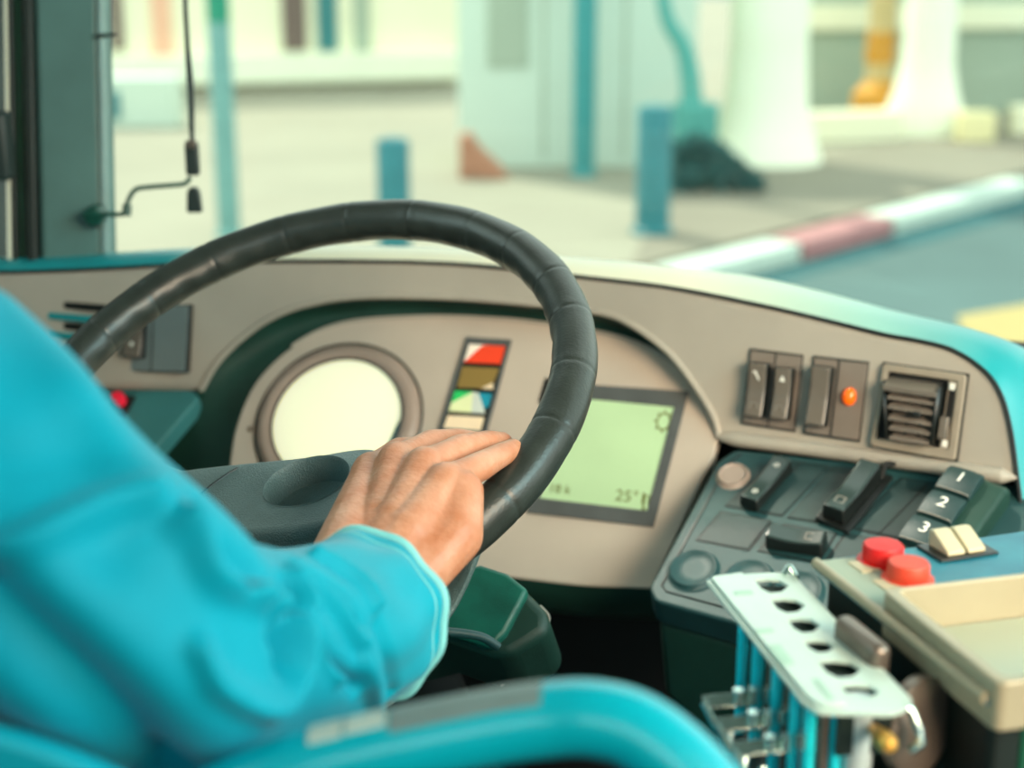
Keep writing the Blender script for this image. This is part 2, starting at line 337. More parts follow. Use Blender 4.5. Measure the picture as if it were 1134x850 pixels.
build(vstrip(MB(), 3, 6, 9, 13, pd + .002, .03), 'edge_strip', M['wallw'], pil, bevel=.001)
mb = MB(); f = Frame(at(2, 158, pd - .02), az=20, el=0); mb.box(f, -.03, .012, -.04, .035, -.01, .02); build(mb, 'window_catch', M['cord'], pil, bevel=.006)
# small rod on the pillar edge, sticking into the glass
mb = MB(); mb.tube([at(106, 40, pd - .004), at(118, 39, pd - .01), at(128, 38, pd - .01)], .0022); build(mb, 'hook', M['cord'], pil)

# sun blind guide: bracket on the pillar and hanging cord with clip
br = empty('blind_bracket', at(108, 240, pd - .02), 'thin dark green cranked bracket fixed to the windscreen pillar', 'bracket')
mb = MB(); mb.tube(interp([at(*p, pd - .03) for p in [(92, 236), (104, 238), (120, 237), (138, 236), (142, 222), (150, 210), (165, 207), (190, 205), (205, 203), (211, 196)]], 60), .0026); build(mb, 'arm', M['cordgreen'], br)
mb = MB(); f = Frame(at(106, 238, pd - .01), az=20, el=0); mb.lathe(f, [(0, -.01), (.011, -.01), (.011, .012), (.008, .016), (0, .016)], k=20); build(mb, 'mount', M['cordgreen'], br)
mb = MB(); mb.tube([at(141, 226, pd - .03), at(140, 239, pd - .03)], .005); build(mb, 'joint', M['cordgreen'], br, bevel=.001)
mb = MB(); mb.tube([at(107, 238, pd - .015), at(107, 252, pd - .015)], [.006, .004]); build(mb, 'screw_knob', M['cord'], br)
cdx = empty('sunblind_pull', at(214, 232, pd - .03), 'dark sunblind cord hanging in front of the windscreen with a two-piece clip', 'cord')
for dx, nm_ in ((0, 'strap'), (5, 'strap')):
    mb = MB(); mb.tube(interp([at(200 + dx * .3, -480, pd - .03), at(203 + dx * .3, -60, pd - .03), at(206 + dx * .3, 40, pd - .03), at(209 + dx * .7, 100, pd - .031), at(212 + dx * .2, 160, pd - .03)], 40), .0018 + .0006 * (dx > 0)); build(mb, nm_, M['cord'], cdx)
f = Frame(at(213, 176, pd - .03), az=20, el=0)
mb = MB(); mb.box(f, -.0075, .0075, -.018, .018, -.005, .005); build(mb, 'clip', M['cord'], cdx, bevel=.003)
mb = MB(); mb.box(f, -.006, .006, .012, .021, -.006, .006); build(mb, 'collar', M['brownmetal'], cdx, bevel=.002)
f = Frame(at(215, 221, pd - .03), az=20, el=0)
mb = MB(); mb.prism(f, [(-.0085, -.014), (.0085, -.014), (.007, .008), (.004, .014), (-.004, .014), (-.007, .008)], -.005, .005); build(mb, 'weight', M['cord'], cdx, bevel=.002)

# ------------------------------------------------------------------ dashboard
TILT = math.tan(R_(13)); Z0 = 1.97; YC = 1.47; KC = .25
def gfun(X): return YC - KC * (X + .5) ** 2
def fas(px, py, off=0.0):
    r = ray(px, py); lo, hi = .6, 2.4
    for _ in range(50):
        k = (lo + hi) / 2; P = CAM + r * k
        if P[1] - gfun(P[0]) + (Z0 - P[2]) * TILT + off > 0: hi = k
        else: lo = k
    return CAM + r * lo
def dep(P): return (P - CAM) @ FWD
DB = np.array([-.45, 1.5, FZ])
dash = empty('dashboard', DB, 'grey-beige bus dashboard with instrument cluster, switches and air vent', 'dashboard')
yt = np.array([(-60, 300), (20, 300), (120, 296), (250, 289), (400, 288), (520, 292), (650, 306), (742, 317), (840, 336), (910, 352), (980, 369), (1018, 376), (1055, 386), (1089, 408), (1108, 434), (1119, 472), (1127, 529), (1138, 620), (1150, 740)], float)
bt = np.array([(-60, 292), (20, 289), (120, 284), (250, 277), (400, 277), (520, 280), (650, 289), (742, 297), (840, 308), (915, 325), (990, 345), (1040, 357), (1085, 368), (1134, 385), (1166, 412), (1186, 455), (1205, 530), (1230, 640), (1250, 760)], float)
yb = np.array([(-60, 428), (212, 432), (222, 428), (240, 402), (268, 374), (300, 352), (340, 337), (400, 328), (500, 329), (600, 337), (650, 343), (690, 354), (735, 385), (765, 420), (790, 460), (797, 488), (900, 500), (1000, 514), (1127, 532)], float)
xs = np.linspace(-60, 1126, 240)
tops = interp(yt, 400); ytx = np.interp(xs, tops[:, 0], tops[:, 1]); ybx = np.interp(xs, yb[:, 0], yb[:, 1])
ybx = np.maximum(ybx, ytx + .5)
G = [[fas(x, a + (b - a) * t) for x, a, b in zip(xs, ytx, ybx)] for t in np.linspace(0, 1, 14)]
build(MB().grid(G), 'fascia', M['fascia'], dash, solid=.012)
# padded top roll
Fp = interp([fas(*p) for p in yt], 120); dd = [.07] * 9 + [.068, .066, .062, .058, .054, .05, .046, .042, .04, .04]
Bp = interp([at(*p, dep(fas(*q)) + k) for p, q, k in zip(bt, yt, dd)], 120)
rows = []
for t in np.linspace(0, 1, 10): rows.append(Fp + (Bp - Fp) * t + np.array([0, -.004, .010]) * math.sin(math.pi * t) ** .8)
skirt = Bp + np.array([0, .05, -.03]); rows += [skirt, skirt + np.array([0, .1, -.12])]
rows = [Fp + np.array([0, .012, -.02])] + rows
build(MB().grid(np.array(rows)), 'top_pad', M['pad'], dash, angle=70)
mb = MB(); mb.tube(Fp + np.array([0, -.001, -.001]), .0022, 8); build(mb, 'pad_seam', M['black'], dash)
# rolled lip along the lower edge of the right wing
lip = interp([fas(*p, .002) for p in [(799, 484), (900, 497), (1000, 511), (1090, 524), (1126, 529)]], 60)
mb = MB(); mb.tube(lip, np.interp(np.linspace(0, 1, 60), [0, .04, .86, 1], [.004, .0075, .0075, .0015]), 14); build(mb, 'lower_lip', M['fascia'], dash)

# instrument cluster on its own tilted plane
P1 = Frame(fas(797, 480) + np.array([0, .004, 0]), az=4, el=42)
Ct = [(250, 560), (254, 515), (262, 470), (284, 422), (326, 382), (380, 358), (460, 351), (530, 352), (600, 358), (690, 374), (745, 402), (780, 440), (797, 480)]
ct = interp(Ct, 80)
poly = P1.px([tuple(p) for p in ct] + [(790, 505), (755, 580), (722, 652), (640, 648), (540, 636), (400, 620), (250, 600)])
mb = MB(); mb.prism(P1, poly, -.02, 0); build(mb, 'instrument_panel', M['cluster'], dash, bevel=.002)
Lt = [(140, 560), (168, 505), (200, 465), (222, 432), (240, 402), (268, 374), (300, 352), (340, 337), (400, 328), (500, 329), (600, 337), (650, 343), (690, 354), (735, 385), (765, 420), (790, 460), (797, 486)]
lt = interp([fas(*p) for p in Lt], 80)
cc = np.array([P1.P(*P1.uv(*p), -.002) for p in ct])
G = []
for t in np.linspace(0, 1, 9):
    G.append(lt + (cc - lt) * t + np.array([0, .012, .0]) * math.sin(math.pi * t))
build(MB().grid(G), 'cluster_hood', M['hood'], dash, angle=80)
mb = MB(); mb.tube(lt[14:], .0035, 10); build(mb, 'hood_lip', M['fascia'], dash)
mb = MB(); mb.tube(np.array([P1.P(*P1.uv(*p), .001) for p in ct[26:]]), .002, 8); build(mb, 'panel_trim', M['fascia'], dash)
mb = MB(); mb.tube([fas(252, 452), P1.P(*P1.uv(246, 480), -.02), P1.P(*P1.uv(238, 520), -.02)], .0016, 8); build(mb, 'hood_seam', M['lower'], dash)
# rolled underside of the cluster
e0 = [P1.P(*P1.uv(*p), 0) for p in [(250, 598), (400, 620), (540, 636), (640, 648), (722, 652)]]
e0 = interp(e0, 40); G = []
for a in np.linspace(0, 1.6, 9): G.append(e0 + P1.n * (-.035 * math.sin(a) * .3) + np.array([0, .03 * (1 - math.cos(a)) , -.04 * math.sin(a)]))
G.append(G[-1] + np.array([0, .25, 0.0]))
build(MB().grid(G), 'underside', M['hood'], dash, angle=80)
# kick panel under the dash, in the dark
mb = MB(); mb.box(fx, -1.3, .35, 1.62, 1.66, FZ, 1.9); build(mb, 'kick_panel', M['dark'], dash, bevel=.004)
mb = MB(); c = P1.P(*P1.uv(277, 475), .0); mb.lathe(Frame(c, n=P1.n, u=P1.u), [(0, .0015), (.0025, .0015), (.003, 0)], k=14); build(mb, 'screw', M['brownmetal'], dash)

# speedometer
gu, gv = P1.uv(374, 466); gr = abs(P1.uv(467, 455)[0] - P1.uv(283, 475)[0]) / 2
mb = MB(); mb.lathe(P1, [(gr * .80, -.004), (gr * .81, .005), (gr * .86, .008), (gr * .95, .007), (gr, .002), (gr, -.004)], gu, gv, 72); spd = build(mb, 'speedometer', M['bezel'], dash, angle=50)
mb = MB(); mb.lathe(P1, [(gr * 1.015, .0005), (gr * 1.03, .0016), (gr * 1.045, .0005)], gu, gv, 72); build(mb, 'groove', M['black'], spd)
mb = MB(); mb.lathe(P1, [(gr * .785, .0055), (gr * .80, .0075), (gr * .815, .006)], gu, gv, 72); build(mb, 'inner_ring', M['black'], spd)
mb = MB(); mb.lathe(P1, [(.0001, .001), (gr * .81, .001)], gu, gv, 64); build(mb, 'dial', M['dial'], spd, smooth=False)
nu, nv = P1.uv(434, 498); mu, mv = P1.uv(453, 440)
mb = MB(); mb.prism(P1, [P1.uv(428, 500), P1.uv(440, 472), P1.uv(452, 452), P1.uv(452, 470), P1.uv(446, 500)], .002, .004); build(mb, 'pointer', M['needle'], spd, bevel=.0006)
mb = MB(); mb.lathe(P1, [(.0001, .0072), (gr * .8, .0062)], gu, gv, 64); build(mb, 'cover_glass', M['cover'], spd)
# telltale column
q = [(517, 374), (567, 377), (538, 486), (484, 482)]
bq = P1.px(q); ins = [np.mean(bq, 0) + (np.asarray(p) - np.mean(bq, 0)) * .86 for p in bq]
mb = MB(); mb.ring(P1, bq, [tuple(p) for p in ins], -.004, .003); tt = build(mb, 'telltale_display', M['lcdframe'], dash, bevel=.0006)
mb = MB(); mb.prism(P1, bq, -.004, .0004); build(mb, 'backing', M['black'], tt, smooth=False)
def lens(pts, mats, faces=None, name='indicator_lens'):
    uv = P1.px(pts, .001); mb = MB()
    if faces is None: mb.prism(P1, uv, .0003, .0018)
    else:
        for k, f_ in enumerate(faces): mb.prism(P1, [uv[i] for i in f_], .0003, .0018, k)
    return build(mb, name, mats, tt, smooth=False)
lens([(521, 377), (561, 380), (554, 403), (514, 401), (534, 383)], [M['red'], M['white']], [(4, 1, 2, 3), (0, 1, 4, 3)])
lens([(512, 406), (553, 408), (546, 431), (506, 429), (533, 430), (546, 424)], [M['olive'], M['cream']], [(0, 1, 5, 4, 3), (5, 2, 4)])
lens([(504, 433), (545, 436), (537, 458), (497, 455), (524, 434), (522, 457), (500, 446), (530, 435), (541, 450), (536, 452)], [M['green'], M['pale'], M['greyw'], M['blue']], [(0, 4, 6), (6, 4, 5, 3), (4, 7, 9, 2, 5), (7, 1, 8, 9)])
lens([(496, 460), (536, 462), (530, 484), (489, 481)], M['cream'])
# screen
q = [(632, 425), (763, 434), (724, 584), (583, 568)]; iq = [(640, 441), (747, 451), (717, 566), (598, 552)]
fo, fi = P1.px(q), P1.px(iq)
mb = MB(); mb.ring(P1, fo, fi, -.003, .0025); lcd = build(mb, 'display_screen', M['lcdframe'], dash, bevel=.0007)
mb = MB(); mb.prism(P1, fi, -.003, .0006); build(mb, 'screen_face', M['lcd'], lcd, smooth=False)
f2 = Frame(P1.o, n=P1.n, u=nz(P1.P(*P1.uv(717, 566)) - P1.P(*P1.uv(598, 552))))
text('25°1(', f2, *f2.uv(702, 551), .017, .0008, M['lcdink'], 'readout', lcd)
text('[', f2, *f2.uv(714, 555), .018, .0008, M['lcdink'], 'readout', lcd)
text('18 k', f2, *f2.uv(620, 542), .013, .0008, M['lcdink'], 'readout', lcd)
su, sv = f2.uv(735, 467); mb = MB()
mb.ring(f2, [(su + .0075 * math.cos(a), sv + .010 * math.sin(a)) for a in np.linspace(0, 2 * math.pi, 12, endpoint=False)], [(su + .006 * math.cos(a), sv + .0083 * math.sin(a)) for a in np.linspace(0, 2 * math.pi, 12, endpoint=False)], .0006, .0011)
for a in np.linspace(0, 2 * math.pi, 8, endpoint=False):
    c, s_ = math.cos(a), math.sin(a); p = (su + .0085 * c, sv + .0112 * s_); mb.box(f2, p[0] - .001, p[0] + .001, p[1] - .001, p[1] + .001, .0006, .0011)
build(mb, 'icon', M['lcdink'], lcd, smooth=False)
mb = MB(); mb.prism(P1, P1.px([(604, 418), (609, 420), (600, 447), (596, 445)]), -.001, .0008); build(mb, 'slot', M['black'], dash, smooth=False)

# rocker switches
def rocker(fr, c, wu, lv, h, parent, mat, along='v', icons=(), flip=1, name='rocker_switch', lean=.0):
    """saddle-topped rocker standing on frame fr; c = (u, v) of its centre"""
    f = Frame(fr.P(*c, 0), n=fr.n, u=fr.u if along == 'v' else fr.v)
    hb = h * .45; n = 13; G = []; a, b = wu / 2, lv / 2
    prof = []
    for t in np.linspace(-1, 1, n): prof.append((t * b * .98, hb + (h - hb) * (.62 + .38 * abs(t + lean) ** 1.6 * flip)))
    mb = MB(); pts = [(-b, 0)] + [(-b, hb * .9)] + prof + [(b, hb * .9), (b, 0)]
    V = []; m = len(pts)
    for i, sgn in enumerate((-1, 1)):
        for v, hh in pts: V.append(f.P(sgn * a * (1 if hh < hb else .90), v, hh))
    mb.add(V, [tuple(range(m)), tuple(range(2 * m - 1, m - 1, -1))], 1)
    for i in range(m): mb.f.append((i, i + m, (i + 1) % m + m, (i + 1) % m)); mb.m.append(0 if 2 <= i < m - 3 else 1)
    o = build(mb, name, [mat, M['black']], parent, bevel=.0024, seg=4, angle=30)
    for kind, t in icons:
        hh = hb + (h - hb) * (.62 + .38 * abs(t + lean) ** 1.6) + .0002; ib = MB(); s_ = wu * .2
        if kind == 'tri': ib.prism(f, [(-s_ * .7, t * b - s_ * .6), (s_ * .7, t * b - s_ * .6), (0, t * b + s_ * .9)], hh, hh + .0004)
        elif kind == 'spanner': ib.prism(f, [(-s_ * .8, t * b + s_ * 1.1), (-s_ * .3, t * b + s_ * .9), (s_ * .7, t * b - s_ * 1.1), (s_ * .5, t * b - s_ * 1.4), (-s_ * .5, t * b + s_ * .4), (-s_ * 1.0, t * b + s_ * .3)], hh, hh + .0004)
        elif kind == 'box': ib.ring(f, [(-s_, t * b - s_), (s_, t * b - s_), (s_, t * b + s_), (-s_, t * b + s_)], [(-s_ * .8, t * b - s_ * .8), (s_ * .8, t * b - s_ * .8), (s_ * .8, t * b + s_ * .8), (-s_ * .8, t * b + s_ * .8)], hh, hh + .0003)
        elif kind == 'dot': ib.prism(f, [(s_ * .5 * math.cos(x), t * b + s_ * .5 * math.sin(x)) for x in np.linspace(0, 6.28, 9)[:-1]], hh, hh + .0004)
        elif kind == 'fan':
            for x in np.linspace(0, 2 * math.pi, 5, endpoint=False):
                cx, cy = s_ * .55 * math.cos(x), t * b + s_ * .55 * math.sin(x); ib.ring(f, [(cx + s_ * .26 * math.cos(y), cy + s_ * .26 * math.sin(y)) for y in np.linspace(0, 6.28, 9)[:-1]], [(cx + s_ * .15 * math.cos(y), cy + s_ * .15 * math.sin(y)) for y in np.linspace(0, 6.28, 9)[:-1]], hh, hh + .0003)
        build(ib, 'icon', M['icon' if kind in ('tri', 'spanner', 'dot', 'fan') else 'icon2'], o, smooth=False)
    return o
def swplate(fr, quad, mat, h=.002, gap=.0016, name='switch_plate', parent=None):
    uv = fr.px(quad); c = np.mean(uv, 0); parent = parent or dash
    big = [tuple(c + (np.asarray(q) - c) * (1 + gap / np.linalg.norm(np.asarray(q) - c))) for q in uv]
    mb = MB(); mb.prism(fr, big, -.006, h * .5); g = build(mb, name, M['black'], parent, smooth=False)
    sm = [tuple(c + (np.asarray(q) - c) * (1 - .0008 / np.linalg.norm(np.asarray(q) - c))) for q in uv]
    mb = MB(); mb.prism(fr, sm, 0, h); build(mb, 'plate_face', mat, g, bevel=.0006)
    return g
def sw_line(fr, p, q, h, parent, w=.0007):
    a, b = np.asarray(fr.uv(*p)), np.asarray(fr.uv(*q)); d = nz(b - a); s_ = np.array([-d[1], d[0]]) * w
    mb = MB(); mb.prism(fr, [tuple(a - s_), tuple(b - s_), tuple(b + s_), tuple(a + s_)], 0, h + .0003); build(mb, 'divider', M['black'], parent, smooth=False)
S1 = Frame(fas(856, 432), az=-5, el=13); S1.o = S1.P(0, 0, .001)
g = swplate(S1, [(832, 387), (889, 394), (880, 477), (822, 468)], M['mid']); sw_line(S1, (860, 391), (851, 472), .002, g)
rocker(S1, S1.uv(841, 431), .0205, .054, .017, dash, M['rocker'], icons=(('spanner', .55), ('box', -.6)))
rocker(S1, S1.uv(869, 435), .0190, .051, .017, dash, M['rocker'], icons=(('tri', .55), ('box', -.6)))
S2 = Frame(fas(927, 442), az=-7, el=14); S2.o = S2.P(0, 0, .001)
g = swplate(S2, [(902, 395), (962, 402), (951, 488), (891, 479)], M['mid']); sw_line(S2, (930, 399), (920, 483), .002, g, .001)
rocker(S2, S2.uv(910, 438), .0215, .058, .017, dash, M['rocker'])
mb = MB(); c = S2.uv(941, 439); mb.lathe(S2, [(.0068, .002), (.0066, .004), (.0055, .0065), (.003, .0085), (.0002, .009)], *c, 32, 1, 1.3); build(mb, 'warning_lamp', M['orange'], dash)

# air vent
VF = Frame(fas(1019, 455), az=-12, el=14); VF.o = VF.P(0, 0, .002)
vo = VF.px([(980, 402), (1072, 415), (1059, 510), (965, 493)]); vc = np.mean(vo, 0)
vi = VF.px([(985, 411), (1062, 422), (1052, 497), (972, 485)])
mb = MB(); mb.ring(VF, roundpoly(vo, .004), roundpoly(vi, .003), -.006, .006); vent = build(mb, 'air_vent', M['ventp'], dash, bevel=.0012)
mb = MB(); mb.ring(VF, [tuple(vc + (np.asarray(p) - vc) * 1.03) for p in vo], [tuple(vc + (np.asarray(p) - vc) * .97) for p in vo], -.004, .0015); build(mb, 'shadow_gap', M['black'], vent, smooth=False)
mb = MB(); mb.prism(VF, vi, -.004, .0012); build(mb, 'duct', M['dark'], vent, smooth=False)
def lerp2(s_, t):
    a = np.asarray(vi[3]) * (1 - s_) + np.asarray(vi[2]) * s_; b = np.asarray(vi[0]) * (1 - s_) + np.asarray(vi[1]) * s_; return a * (1 - t) + b * t
for k, t in enumerate((.80, .64, .50, .34, .20, .06)):
    s0 = .04 + .28 * (1 - t) ** 1.0 if k else .03; a, b = lerp2(s0 * .75, t), lerp2(.80, t); mb = MB()
    th = .0022; dv = np.array([0, .009]); out = .017 if k else .019
    V = [VF.P(*(a + dv * .9), .001), VF.P(*(b + dv * .9), .001), VF.P(*b, out), VF.P(*a, out)]; lo = [p - VF.v * (th if k else .005) for p in V]
    mb.add(V + lo, [(0, 1, 2, 3), (7, 6, 5, 4), (0, 4, 5, 1), (1, 5, 6, 2), (2, 6, 7, 3), (3, 7, 4, 0)])
    build(mb, 'slat', M['mid'] if k else M['rocker'], vent, bevel=.0005)
    if k:
        for s_ in (.40, .58, .74):
            p = lerp2(s_, t); mb = MB(); mb.box(Frame(VF.P(*p), n=VF.n, u=VF.u), -.0008, .0008, 0, .009, .002, .009); build(mb, 'guide_vane', M['black'], vent, smooth=False)
a = [lerp2(.03, .84), lerp2(.26, .02), lerp2(.02, .02)]
mb = MB(); mb.add([VF.P(*a[0], .018), VF.P(*lerp2(.2, .03), .018), VF.P(*lerp2(.2, .03), .001), VF.P(*lerp2(.0, .9), .001), VF.P(*lerp2(.0, .03), .001)], [(0, 1, 2, 3)]); build(mb, 'cheek', M['black'], vent, solid=.0015)
mb = MB(); mb.add([VF.P(*lerp2(.81, .84), .019), VF.P(*lerp2(.81, .04), .018), VF.P(*lerp2(.84, .04), .001), VF.P(*lerp2(.84, .98), .001)], [(0, 1, 2, 3)]); build(mb, 'cheek', M['black'], vent, solid=.0015)
c = lerp2(.56, .45); mb = MB(); mb.box(Frame(VF.P(*c), n=VF.n, u=VF.u), -.003, .004, -.0025, .0025, .012, .022); build(mb, 'adjuster', M['black'], vent, bevel=.001)
mb = MB(); mb.box(Frame(VF.P(*lerp2(.935, .5)), n=VF.n, u=VF.u), -.0045, .0045, -.034, .034, .001, .004); build(mb, 'side_bar', M['ventp'], vent, bevel=.0006)
mb = MB(); mb.box(Frame(VF.P(*lerp2(.935, .55)), n=VF.n, u=VF.u), -.0025, .003, -.014, .022, .002, .0046); build(mb, 'wheel_slot', M['dark'], vent, smooth=False)
mb = MB(); mb.box(Frame(VF.P(*lerp2(.91, .30)), n=VF.n, u=VF.u), -.0038, .0038, -.0105, .0105, .002, .013); build(mb, 'thumb_wheel', M['rocker'], vent, bevel=.001)
for t in (.91, .07):
    mb = MB(); mb.box(Frame(VF.P(*lerp2(.935, t)), n=VF.n, u=VF.u), -.0026, .0026, -.0032, .0032, .004, .0055); build(mb, 'lug', M['icon'], vent, bevel=.0006)

# lower switch console, tilted towards the driver
P3 = Frame(fas(960, 510) + np.array([0, -.002, -.003]), az=-4, el=68)
cp = P3.px([(814, 497), (960, 513), (1104, 534), (1175, 546), (1190, 660), (1000, 760), (905, 714), (726, 665), (719, 650), (795, 510)])
mb = MB(); mb.prism(P3, roundpoly(cp, .006, 4), -.028, 0); build(mb, 'switch_console', M['lower'], dash, bevel=.003)
A, B = P3.P(*P3.uv(724, 662), -.026), P3.P(*P3.uv(905, 712), -.026)
A2, B2 = at(735, 770, dep(A) + .03), at(870, 890, dep(B) + .06); bk = np.array([.02, .22, .03])
mb = MB(); mb.add([A, B, B2, A2, A + bk, B + bk, B2 + bk, A2 + bk], [(0, 1, 2, 3), (7, 6, 5, 4), (0, 4, 5, 1), (1, 5, 6, 2), (2, 6, 7, 3), (3, 7, 4, 0)]); build(mb, 'console_front', M['hood'], dash, bevel=.008)
# groove line round the console face
gl = P3.px([(821, 503), (806, 514), (733, 648), (738, 655), (800, 672)])
mb = MB(); mb.tube([P3.P(*p, .0003) for p in gl], .0009, 6); build(mb, 'console_seam', M['black'], dash)
g = swplate(P3, [(860, 509), (917, 517), (866, 571), (804, 560)], M['blank'], .001); sw_line(P3, (886, 514), (836, 566), .001, g)
g = swplate(P3, [(922, 518), (986, 527), (931, 582), (873, 573)], M['blank'], .001); sw_line(P3, (953, 523), (902, 578), .001, g)
g = swplate(P3, [(997, 530), (1058, 539), (1005, 598), (945, 585)], M['blank'], .001); sw_line(P3, (1029, 535), (973, 592), .001, g)
swplate(P3, [(799, 567), (853, 577), (829, 609), (772, 598)], M['blank'], .001)
swplate(P3, [(869, 581), (926, 591), (905, 623), (840, 610)], M['blank'], .001)
swplate(P3, [(936, 592), (995, 602), (972, 640), (915, 622)], M['blank'], .001)
def dirlen(fr, p, q): return float(np.linalg.norm(np.asarray(fr.uv(*p)) - np.asarray(fr.uv(*q))))
def skew_frame(fr, p, q):
    a, b = fr.P(*fr.uv(*p)), fr.P(*fr.uv(*q)); v = nz(b - a); return Frame(fr.o, n=fr.n, u=np.cross(v, fr.n))
f = skew_frame(P3, (829, 560), (868, 515))
rocker(f, f.uv(849, 541), .020, dirlen(f, (829, 563), (871, 517)) * .98, .015, dash, M['rockerdark'], icons=(('fan', .6), ('fan', -.6)), lean=.2)
f = skew_frame(P3, (921, 580), (964, 528)); pl = f.uv(946, 555)
mb = MB(); L2 = dirlen(f, (921, 580), (966, 528)); mb.box(Frame(f.P(*pl, .003), n=f.n + f.u * .12, u=f.u), -.017, .017, -L2 * .56, L2 * .6, -.003, .002); lo_ = build(mb, 'loose_plate', M['black'], dash, bevel=.001)
rocker(Frame(f.o + f.n * .004, n=f.n, u=f.u), f.uv(944, 555), .023, L2 * .98, .018, dash, M['rockerdark'], icons=(('box', -.6),), lean=.2)
mb = MB(); p0 = f.P(*f.uv(975, 535), .006); mb.tube(interp([p0, p0 + f.v * .012 + f.n * .008, p0 + f.v * .02 + f.u * .004 + f.n * .004], 12), .0025, 8); build(mb, 'catch', M['dark'], dash)
rocker(P3, P3.uv(882, 604), .022, .052, .016, dash, M['rockerdark'], along='u', icons=(('box', -.5),))
for (x, y, rr, nm_) in ((812, 528, .0145, 'push_button'), (768, 632, .0215, 'blanking_plug'), (829, 643, .021, 'blanking_plug'), (884, 656, .021, 'blanking_plug')):
    c = P3.uv(x, y); mb = MB(); mb.lathe(P3, [(rr * 1.12, .0002), (rr, .0012), (rr * .98, .0035), (rr * .93, .0048), (rr * .84, .0042), (rr * .80, .0030), (rr * .4, .0029), (.0002, .0029)], *c, 40, 1, 1.15); build(mb, nm_, M['bezel'] if x == 812 else M['lower'], dash, angle=60)
# three-button gear selector
fg = skew_frame(P3, (1012, 597), (1062, 532)); Lg = dirlen(fg, (1012, 600), (1068, 530)); gc = np.asarray(fg.uv(1049, 588))
mb = MB(); fo_ = Frame(fg.P(*gc), n=fg.n, u=fg.u)
b0 = Lg * .60
prof = [(-b0, -.002), (b0, -.002), (b0, .022), (b0 * .8, .031), (-b0 * .85, .027), (-b0, .016)]
V = [fo_.P(-.020, v, h) for v, h in prof] + [fo_.P(.033, v, h * (1 if h < 0 else .80)) for v, h in prof]; m = len(prof)
mb.add(V, [tuple(range(m)), tuple(range(2 * m - 1, m - 1, -1))] + [(i, i + m, (i + 1) % m + m, (i + 1) % m) for i in range(m)])
sel = build(mb, 'gear_selector', M['hood'], dash, bevel=.0045, seg=4)
for k, ch in enumerate('321'):
    v0 = -b0 * .92 + k * b0 * .60; v1 = v0 + b0 * .55; hm = .0275 + .0018 * k; mb = MB(); G = []
    for v, h in zip(np.linspace(v0, v1, 8), hm + .0045 * np.sin(np.linspace(.25, 2.6, 8)) ** .8): G.append([fo_.P(u, v, h - .0012 * ((u + .004) / .016) ** 2) for u in np.linspace(-.0205, .012, 7)])
    G = np.array(G); bot = G - fo_.n * .012
    mb.grid(G); n0 = len(mb.v); mb.grid(bot)
    nr, nc = G.shape[:2]; idx = [(0, j) for j in range(nc)] + [(i, nc - 1) for i in range(1, nr)] + [(nr - 1, j) for j in range(nc - 2, -1, -1)] + [(i, 0) for i in range(nr - 2, 0, -1)]
    mb.add([], []); mb.f += [(a[0] * nc + a[1], b[0] * nc + b[1], n0 + b[0] * nc + b[1], n0 + a[0] * nc + a[1]) for a, b in zip(idx, idx[1:] + idx[:1])]; mb.m += [0] * len(idx)
    build(mb, 'gear_button', M['blank'], sel, bevel=.0008)
    mb = MB(); mb.tube([fo_.P(u, v0 + .0006, hm + .0028 - .0012 * ((u + .004) / .016) ** 2) for u in np.linspace(-.019, .011, 6)], .0007, 6); build(mb, 'edge_line', M['icon2'], sel)
    text(ch, fo_, -.004, (v0 + v1) / 2 + .001, .0185, hm + .0046, M['icon'], 'numeral', sel, thick=.0003)

# left end of the dashboard
SL = Frame(fas(160, 378), az=2, el=13); SL.o = SL.P(0, 0, .001)
g = swplate(SL, [(112, 338), (210, 338), (206, 412), (110, 410)], M['side_'], .0015); sw_line(SL, (171, 340), (168, 411), .0015, g)
rocker(SL, SL.uv(152, 372), .026, .048, .013, dash, M['rocker'], icons=(('dot', -.35),))
mb = MB(); mb.box(Frame(SL.P(*SL.uv(112, 392)), n=SL.n, u=SL.u), -.012, .010, -.02, .02, 0, .006); build(mb, 'socket', M['black'], dash, bevel=.003)
for y, mt in ((338, 'black'), (351, 'pad'), (361, 'black'), (372, 'pad')):
    mb = MB(); f = Frame(fas(75, y), az=2, el=13); mb.box(f, -.07, .05, -.004, .004, -.002, .005 if mt == 'pad' else .001); build(mb, 'vent_slat', M[mt], dash, bevel=.001)
LG = Frame(fas(218, 433), az=0, el=55)
lq = LG.px([(30, 428), (214, 433), (221, 441), (160, 512), (140, 545), (30, 545)])
mb = MB(); mb.prism(LG, roundpoly(lq, .006), -.02, .002); build(mb, 'side_ledge', M['ledge'], dash, bevel=.004)
mb = MB(); mb.box(Frame(LG.P(*LG.uv(134, 452)), n=LG.n, u=LG.u), -.014, .014, -.016, .016, .002, .006); build(mb, 'knob_base', M['black'], dash, bevel=.002)
mb = MB(); mb.lathe(LG, [(.008, .005), (.0085, .012), (.007, .017), (.0002, .018)], *LG.uv(135, 449), 24); build(mb, 'red_knob', M['knobred'], dash)
mb = MB(); mb.tube(interp([fas(224, 432), fas(200, 466) + np.array([0, .01, 0]), fas(166, 506) + np.array([0, .02, 0]), fas(140, 545) + np.array([0, .02, 0])], 20), .006, 10); build(mb, 'ledge_roll', M['hood'], dash)

